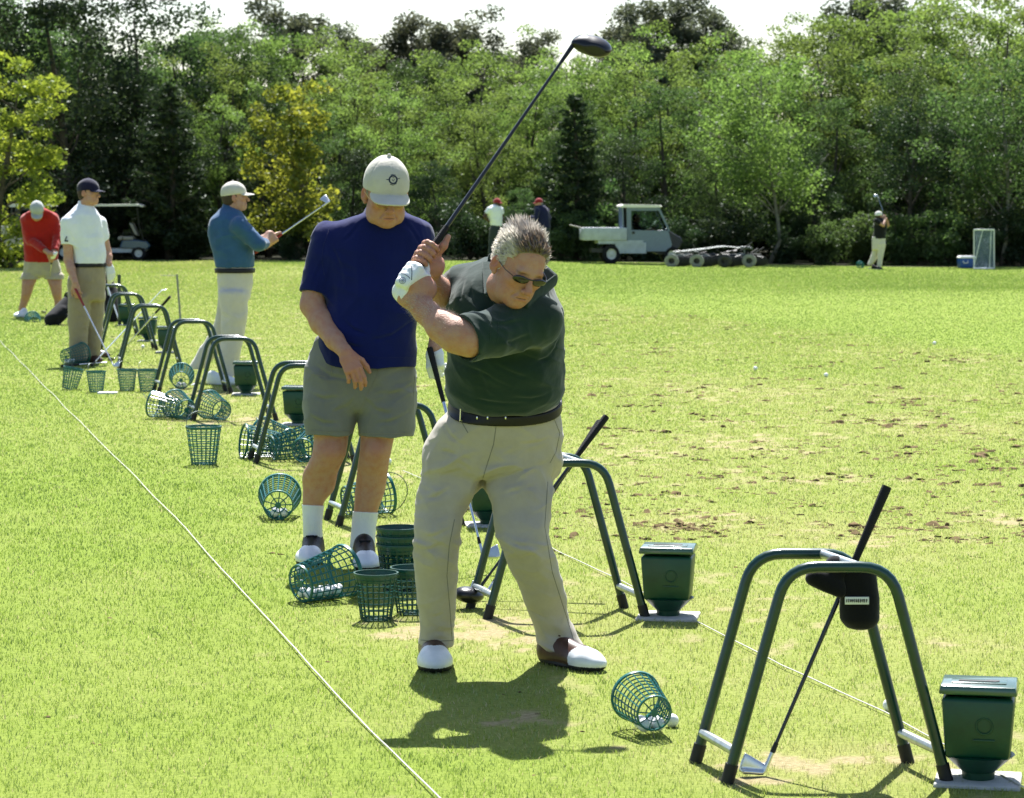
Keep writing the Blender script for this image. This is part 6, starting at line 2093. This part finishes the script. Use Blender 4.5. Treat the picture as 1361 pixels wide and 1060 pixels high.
    drawn('crest', co, [circ(522.5, 238.5, 4.6, 16), circ(522.5, 238.5, 5.6, 16)], .0019, INK, cp, org, 11.2, 11.8, True)
    drawn('crest_rays', co, [[(513.5, 238.5), (517, 238.5)], [(528, 237.5), (531.5, 236.5)], [(519, 232.5), (522, 231.5), (526, 232.5)], [(518.5, 244.5), (522.5, 245.8), (527, 243.5)], [(521, 238), (522.5, 240.5), (524.5, 237.5)], [(521.5, 236), (524, 236)]], .0016, INK, cp, org, 11.2, 11.8)
    # grey hair at the temples and nape, spectacles
    sdf_part('hair', hair_shell(hd, Mh, hs, .006, -.06, .05, .02), .0036, [HAIRW], e_, org)
    def lp(x, y, z): return hd + Mh.T @ (np.array([x, y, z]) * hs) - org
    mb = MB()
    for sx in (-1, 1):
        mb.tube([lp(sx * (.034 + .023 * cos(a)), .100 - .004 * abs(cos(a)), -.004 + .018 * sin(a)) for a in np.linspace(0, 2 * pi, 19)[:-1]], .0013, 6, closed=True)
        mb.tube([lp(sx * .057, .094, .0), lp(sx * .080, .06, .004), lp(sx * .086, 0, .01)], .0013, 6)
    mb.tube([lp(-.011, .103, 0), lp(.011, .103, 0)], .0013, 6)
    mb.build('spectacles', mat('gold_wire', (0.6, 0.45, 0.2), .3, metal=1.0), e_)
    d = nrm(P(592, 540, Y0 - .20) - P(573, 466, Y0 - .10))
    club(P(571, 462, Y0 - .115), P(571, 462, Y0 - .115) + d * .98, 'iron', (1, -.3, 0), 'club with black grip held low in the gloved hand of the man in navy')
    return e_


golfer_navy()


# ================================================================= the smaller figures further down the tee
def figure(label, foot_px, Y, head, F, U, hs, torso, legs, arms, shirt_c, pants_c, skin, h, cap_c=None, hair=None, shoes=None, hands=(), long_sleeve=False, sleeve_t=.62, pel=None, belt=None, shirt_hem=None,
           short=None, fold_amp=.012, cap_tall=0.0, sole=SOLEW, shoe_m=LEATHW, shoe_s=1.05, foot_tilt=(0, 0), arm_r=(.060, .046, .030), slv_r=(.078, .064)):
    """torso / legs: slices in photo pixels; arms: [(shoulder, elbow, wrist), ...] as world points"""
    g = G(*foot_px); org = np.array([g[0], g[1], float(terrain(g[0], g[1]))])
    e_ = empty('person', org, label=label, cat='person')
    hd = np.asarray(head, float); Mh = frame(F, U)
    tor = slices(torso, 2.3, kt=.02, kb=.006)
    lgs = [slices(l, 2.2, kt=.05, kb=.006) for l in legs]
    pl = slices(pel, 2.3, kt=.01, kb=.04)
    body = head_ops(hd, Mh, hs, 1.05)
    nk = hd + Mh.T @ np.array([0, -.03, -.08]) * hs
    zt = max(t[0] for t in torso); tt = [t for t in torso if t[0] == zt][0]
    body += [(0, cone(nk, (tt[1], tt[2], zt - .05), .056 * hs, .07), .03), (0, off(tor, -.02), .02), (0, off(pl, -.02), .03)]
    body += [(0, off(l, -.012 if short is None else 0), .03) for l in lgs]
    sl = []
    for s_, e, w in arms:
        s_, e, w = map(np.asarray, (s_, e, w))
        body += chain([s_, e, e * .6 + w * .4, w], [arm_r[0], arm_r[1], arm_r[1] * .95, arm_r[2]], .02)
        if long_sleeve: sl += [(0, cone(s_, e, slv_r[0], slv_r[1]), .05), (0, sleeve(e, e * .12 + w * .88, slv_r[1], slv_r[1] * .78), .03)]
        else: sl += [(0, sleeve(s_, s_ * (1 - sleeve_t) + e * sleeve_t, slv_r[0], slv_r[1]), .06)]
    for hops in hands: body += hops
    sdf_part('body', body, h, [skin], e_, org, attr_fn=head_var(hd, Mh, hs))
    fo = folds(fold_amp, (6, 6, 9), 5, ((1, 0, .5), (0, 1, 0), (-.5, 0, 1))); fo2 = folds(fold_amp * .8, (9, 9, 4), 9)
    fold = lambda Q: (fo(Q) + fo2(Q) * .7).astype(np.float32)
    sops = [(0, disp(union([(0, tor, .01)] + sl), fold), .001)]
    if hs > 0: sops += [(0, ecap((tt[1], tt[2], zt - .028), (tt[1], tt[2], zt - .005), (.078, .07), (.068, .06), (1, 0, 0)), .015), (1, cone(nk, (tt[1], tt[2], zt + .05), .05 * hs, .055), .006)]
    sdf_part('shirt', sops, h, [shirt_c], e_, org)
    pants = [(0, disp(union([(0, pl, .02)] + [(0, (l if short is None else off(l, .03)), .03) for l in lgs]), fold), .001)]
    if short is not None: pants += [(2, half((0, 0, short), (0, 0, -1)), .006)]
    sdf_part('trousers' if short is None else 'shorts', pants, h, [pants_c], e_, org)
    if belt is not None:
        sdf_part('belt', [(0, off(pl, .015), .001), (2, half((0, 0, belt), (0, 0, 1)), .004), (2, half((0, 0, belt - .042), (0, 0, -1)), .004)], h * .9, [BELTK], e_, org)
    if cap_c is not None: sdf_part('cap', cap_ops(hd, Mh, hs, cap_tall), min(h, .008) * .85, [cap_c], e_, org)
    if hair is not None: sdf_part('hair', hair_shell(hd, Mh, hs, .006, -.06, .05 if cap_c is not None else None, .02), min(h, .008), [hair], e_, org)
    for (toe, d), tl in zip(shoes or (), foot_tilt): shoe(e_, org, toe, d, shoe_s, [shoe_m, shoe_m, sole], tilt=tl, h=max(h * .8, .005))
    return e_, org


NAVYCAP = cloth('cap_navy', (0.012, 0.010, 0.035)); CREAMCAP = cloth('cap_cream', (0.62, 0.58, 0.50)); GREYCAP = cloth('cap_grey', (0.42, 0.44, 0.43)); REDCAP = cloth('cap_red', (0.28, 0.02, 0.025)); WHITECAP = cloth('cap_white', (0.72, 0.70, 0.66))
TANP = cloth('trousers_tan', (0.33, 0.27, 0.19), noise=.12); CREAMP = cloth('trousers_cream', (0.62, 0.57, 0.51), noise=.08); DENIM = cloth('denim_shirt', (0.04, 0.105, 0.22), noise=.15, sheen=.2)
REDS = cloth('sweater_red', (0.36, 0.014, 0.012), noise=.12); KHS = cloth('shorts_khaki', (0.42, 0.37, 0.27)); BLKS = cloth('shirt_black', (0.010, 0.010, 0.013)); NVS = cloth('jacket_navy', (0.014, 0.016, 0.06)); DKP = cloth('trousers_dark', (0.03, 0.04, 0.05))

# --- man in the white polo
Y = 26.2
rs, re_, rw = P(90, 296, Y - .1), P(91, 345, Y - .1), P(100, 376, Y - .24)
ls, le, lw = P(132, 296, Y + .1), P(142, 335, Y + .12), P(145, 352, Y + .02)
gl = hand_ops(lw, nrm(P(148, 368, Y) - lw), (.3, -.9, 0), 1, 1.1, (.3, .5, .3))
e_, org = figure('man in white polo, tan trousers and navy cap standing side on with a club', (112, 482), Y, P(118, 256, Y - .02), (.93, -.36, -.02), (0, 0, 1), 1.04,
    [S(270, 104, 121, Y, .06), S(278, 95, 128, Y, .10), S(287, 88, 133, Y, .13), S(305, 86, 137, Y, .145), S(325, 95, 139, Y, .15), S(340, 97, 140.5, Y, .16), S(350, 97.5, 140, Y, .158)],
    [[S(390, 91, 120, Y - .08, .11), S(420, 90, 119, Y - .08, .10), S(450, 92, 117, Y - .08, .09), S(479, 93, 117, Y - .08, .085)], [S(390, 108, 140, Y + .08, .11), S(420, 110, 138, Y + .08, .10), S(450, 112, 136, Y + .08, .09), S(474, 113, 133, Y + .08, .085)]],
    [(rs, re_, rw), (ls, le, lw)], WHITE, TANP, SKIN2, .0075, NAVYCAP, HAIRB, [(G(136, 482), (1, -.35, 0)), (G(146, 475), (1, -.1, 0))],
    [hand_ops(rw, nrm(P(103, 392, Y - .26) - rw), (-.2, -.95, 0), 1, 1.1, (.5, .9, .6)), gl], pel=[S(350, 98, 139, Y, .145), S(375, 90, 140, Y, .155), S(400, 90, 140, Y, .14)], belt=P(110, 349, Y)[2], shoe_m=LEATHB, sole=SOLEK, slv_r=(.074, .066), sleeve_t=.58)
sdf_part('golf_glove', [(t, off(f, .003), k) for t, f, k in gl], .006, [GLOVE], e_, org)
mb = MB(); q = P(87.5, 317, Y - .185) - org
mb.box(q, (.012, .004, .05), bev=.002, R=[[.9, 0, .4], [0, 1, 0], [-.4, 0, .9]]); mb.box(q + [.005, 0, -.022], (.035, .004, .014), bev=.002)
mb.build('sleeve_logo', INK, e_)
club(P(100, 383, Y - .25), G(151, 490) + [0, 0, .03], 'iron', (.7, -.5, 0), 'steel club with red grip held pointing down by the man in the white polo', grip=GRIPR)

# --- man in the denim shirt, finishing his swing
Y = 23.2
rs, re_, rw = P(318, 300, Y - .17), P(343, 324, Y - .18), P(353, 324, Y + .02)
ls, le, lw = P(316, 300, Y + .17), P(340, 322, Y + .18), P(352, 323, Y + .06)
bt, hp = P(338, 336, Y + .07), P(437, 268, Y + .25)
ax = nrm(hp - bt); o1 = bt + ax * .13; o2 = bt + ax * .20
figure('man in denim shirt, cream trousers and cream cap holding his club out level', (305, 508), Y, P(312, 262, Y), (.97, .12, .06), (0, 0, 1), 1.03,
    [S(274, 296, 315, Y, .06), S(281, 288, 322, Y, .11), S(292, 279, 328, Y, .16), S(310, 276, 335, Y, .18), S(330, 280, 337, Y, .175), S(346, 285, 338.5, Y, .168), S(355, 286, 338, Y, .16)],
    [[S(385, 291, 330, Y - .1, .11), S(415, 293, 329, Y - .1, .095), S(445, 293, 325, Y - .1, .085), S(475, 291, 319, Y - .1, .078), S(500, 290, 316, Y - .1, .075)],
     [S(385, 289, 322, Y + .1, .10), S(415, 288, 318, Y + .12, .09), S(440, 279, 312, Y + .14, .085), S(460, 266, 300, Y + .15, .08), S(478, 256, 284, Y + .15, .07), S(490, 250, 272, Y + .15, .065)]],
    [(rs, re_, rw), (ls, le, lw)], DENIM, CREAMP, SKIN2, .0068, CREAMCAP, HAIRB, [(G(318, 512), (1, -.3, 0)), (G(262, 512), (.25, -.25, 0))],
    [grip_ops(o2, ax, (-.5, .1, .6), (-.2, -1, .1), rw, 1.1), grip_ops(o1, ax, (-.5, .2, .6), (.2, -1, .1), lw, 1.1)], long_sleeve=True, pel=[S(352, 287, 337, Y, .145), S(375, 289, 336, Y, .155), S(400, 290, 332, Y, .14)], belt=P(310, 356, Y)[2],
    shoe_m=LEATHW, sole=SOLEW, foot_tilt=(0, -1.05), slv_r=(.085, .062))
club(bt, hp, 'iron', (-.15, .2, 1), 'iron with red grip pointed up and out by the man in the denim shirt', grip=GRIPR, grip_len=.30, head_s=1.15)

# --- man in the red sweater
Y = 37.0
rs, re_, rw = P(35, 291, Y - .05), P(40, 318, Y - .12), P(66, 337, Y - .42)
ls, le, lw = P(70, 290, Y - .05), P(77, 315, Y - .14), P(71, 337, Y - .42)
bt, hp = P(70, 334, Y - .44), G(61, 418) + np.array([0, 0, .03]); ax = nrm(hp - bt)
gg = grip_ops(bt + ax * .07, ax, (0.1, .4, 1), (.3, -1, 0), lw, 1.15)
e_, org = figure('man in red sweater and khaki shorts bending over his club', (50, 421), Y, P(49, 280, Y - .30), (.12, -.72, -.68), (0.02, 0, 1), 1.06,
    [S(277, 44, 62, Y - .15, .07), S(283, 34, 72, Y - .12, .12), S(293, 29, 77, Y - .08, .15), S(312, 30, 79, Y - .02, .17), S(330, 32, 78, Y + .04, .18), S(348, 33, 76, Y + .08, .17)],
    [[S(366, 30, 52, Y + .06, .10), S(380, 29, 45, Y + .0, .085), S(390, 28.5, 42, Y + .0, .078), S(400, 27, 38, Y + .03, .062), S(412, 24, 33, Y + .03, .05)], [S(366, 60, 83, Y + .06, .10), S(380, 66, 82, Y + .0, .085), S(390, 69, 82, Y, .078), S(400, 72, 82, Y + .03, .062), S(410, 73, 82, Y + .03, .05)]],
    [(rs, re_, rw), (ls, le, lw)], REDS, KHS, SKIN, .0095, GREYCAP, HAIRW, [(G(20, 422), (-.35, -1, 0)), (G(82, 420), (.4, -1, 0))],
    [gg, grip_ops(bt + ax * .15, ax, (-.1, .4, 1), (-.3, -1, 0), rw, 1.12)], long_sleeve=True, pel=[S(344, 33, 77, Y + .08, .16), S(356, 31, 81, Y + .08, .16), S(368, 30, 83, Y + .07, .13)], short=P(50, 371, Y)[2], slv_r=(.088, .066), foot_tilt=(0, 0))
sdf_part('golf_glove', [(t, off(f, .004), k) for t, f, k in gg], .008, [GLOVE], e_, org)
club(bt, hp, 'iron', (-.9, -.2, 0), 'club held low in front of the man in the red sweater')

# --- two men with red caps in the shade of the wood
Y = 79.0
def arm(a, b, c, dy): return (P(*a, Y + dy), P(*b, Y + dy * 1.2), P(*c, Y + dy * .6))
figure('man in white shirt and red cap with one hand on his hip by the wood', (657, 346), Y, P(661, 270, Y), (.75, -.6, -.05), (0, 0, 1), 1.15,
    [S(272, 653, 665, Y, .09), S(276, 648, 667, Y, .15), S(283, 647, 668, Y, .17), S(292, 650, 668, Y, .17), S(300, 652, 668, Y, .16)],
    [[S(310, 650, 659, Y, .11), S(325, 649, 657, Y, .1), S(344, 649, 656, Y, .09)], [S(310, 657, 667, Y + .1, .11), S(325, 657, 665, Y + .1, .1), S(344, 657, 664, Y + .1, .09)]],
    [arm((650, 278), (644, 288), (650, 294), -.15), arm((666, 278), (668, 288), (667, 299), .15)], WHITE, DKP, SKIND, .014, REDCAP, None, [(G(656, 347), (.3, -1, 0)), (G(664, 347), (.5, -1, 0))], (), pel=[S(298, 652, 668, Y, .16), S(308, 650, 667, Y, .16), S(316, 650, 667, Y, .13)], shoe_m=LEATHK, shoe_s=1.15)
figure('man in navy jacket and red cap facing left at the wood edge', (722, 346), Y, P(716, 270, Y), (-.9, -.35, -.05), (0, 0, 1), 1.15,
    [S(272, 712, 723, Y, .09), S(276, 710, 727, Y, .15), S(283, 710, 730, Y, .17), S(292, 711, 731, Y, .17), S(303, 712, 732, Y, .16)],
    [[S(312, 713, 722, Y, .11), S(325, 713, 721, Y, .1), S(344, 713, 720, Y, .09)], [S(312, 721, 731, Y + .1, .11), S(325, 722, 731, Y + .1, .1), S(344, 722, 729, Y + .1, .09)]],
    [arm((714, 279), (712, 290), (704, 288), -.18), arm((727, 279), (730, 290), (722, 294), .18)], NVS, DKP, SKIN2, .014, REDCAP, HAIRW, [(G(712, 347), (-.8, -1, 0)), (G(722, 347), (-.8, -.6, 0))], (), long_sleeve=True, pel=[S(300, 712, 732, Y, .16), S(310, 712, 731, Y, .16), S(318, 713, 731, Y, .13)], shoe_m=LEATHK, shoe_s=1.15)

# --- distant golfer at the end of his swing
gF = G(1167, 357); Y = gF[1]
bt, hp = P(1177, 290, Y), P(1166, 259, Y + .35); ax = nrm(hp - bt)
a1 = (P(1164, 293, Y - .15), P(1174, 299, Y - .2), P(1177, 291, Y - .03)); a2 = (P(1172, 293, Y + .15), P(1180, 299, Y + .12), P(1178, 290, Y + .03))
figure('distant golfer in black shirt, pale trousers and white cap with club over his shoulder', (1167, 357), Y, P(1168, 287, Y), (.75, .6, .02), (0, 0, 1), 1.10,
    [S(289, 1164, 1173, Y, .09), S(293, 1162, 1177, Y, .14), S(300, 1161, 1179, Y, .16), S(308, 1161, 1178, Y, .16), S(317, 1159.5, 1177, Y, .16)],
    [[S(322, 1166, 1177, Y - .05, .11), S(336, 1166, 1175, Y - .05, .095), S(346, 1166, 1173, Y - .05, .085), S(355, 1165.5, 1171.5, Y - .05, .08)], [S(322, 1159, 1170, Y + .1, .11), S(334, 1159, 1168, Y + .12, .1), S(343, 1156, 1166, Y + .15, .09), S(352, 1152, 1159, Y + .15, .08)]],
    [a1, a2], BLKS, CREAMP, SKIN2, .014, WHITECAP, HAIRB, [(G(1173, 358), (.8, -.3, 0)), (G(1158, 357), (.5, -.3, 0))], (grip_ops(bt + ax * .06, ax, (-.2, .1, -1), (0, -1, 0), a1[2], 1.1),), pel=[S(314, 1159, 1177, Y, .15), S(324, 1159, 1177, Y, .155), S(332, 1159, 1176, Y, .13)], shoe_m=LEATHK, shoe_s=1.1, foot_tilt=(0, -.7))
club(bt, hp, 'iron', (-1, .2, .2), 'club held over the shoulder of the distant golfer in black', head_s=1.5)

# --- driver of the utility truck
Yd = TRUCK_G[1]; tg = np.array([TRUCK_G[0], TRUCK_G[1], TRUCK_G[2]])
e_ = empty('person', tg + [.02, -.2, .7], label='driver in a dark shirt seated inside the cab of the grey-blue utility truck', cat='person')
o0 = tg + np.array([.02, -.2, .7]); hd = tg + np.array([.02, -.2, 1.36]); Mh = frame((1, -.1, 0))
tor = slices([(tg[2] + .70, o0[0], o0[1], .15, .17), (tg[2] + .95, o0[0] - .02, o0[1], .13, .19), (tg[2] + 1.15, o0[0] - .03, o0[1], .11, .2), (tg[2] + 1.24, o0[0] - .02, o0[1], .07, .09)], 2.2)
body = head_ops(hd, Mh, 1.0) + [(0, cone(hd + [-.03, 0, -.08], o0 + [-.02, 0, .48], .055, .07), .03), (0, off(tor, -.015), .02)]
sh_ = [o0 + np.array([0, s * .19, .42]) for s in (-1, 1)]; hn = [tg + np.array([.54, s * .12 - .2, 1.04]) for s in (-1, 1)]
sl = []
for a, b in zip(sh_, hn):
    m_ = (a + b) / 2 + np.array([-.02, 0, -.12]); body += chain([a, m_, b], [.05, .042, .03], .02) + hand_ops(b, (1, 0, -.2), (0, 0, 1), 1, 1.0, (.7, .9, .6)); sl += [(0, sleeve(a, m_, .065, .055), .03)]
for s in (-1, 1): body += chain([o0 + [0, s * .09, .05], o0 + [.40, s * .1, .06], o0 + [.48, s * .1, -.28]], [.075, .06, .05], .03)
sdf_part('body', body, .010, [SKIN2], e_, o0, attr_fn=head_var(hd, Mh, 1.0))
sdf_part('shirt', [(0, tor, .01)] + sl, .012, [BLKS], e_, o0)
tro = []
for s in (-1, 1): tro += [(0, cone(o0 + [-.05, s * .08, .05], o0 + [.40, s * .1, .06], .095, .075), .03), (0, cone(o0 + [.40, s * .1, .06], o0 + [.48, s * .1, -.25], .075, .06), .03)]
sdf_part('trousers', tro, .012, [DKP], e_, o0)
sdf_part('hair', hair_shell(hd, Mh, 1.0, .007, -.06, None, .03), .008, [HAIRB], e_, o0)
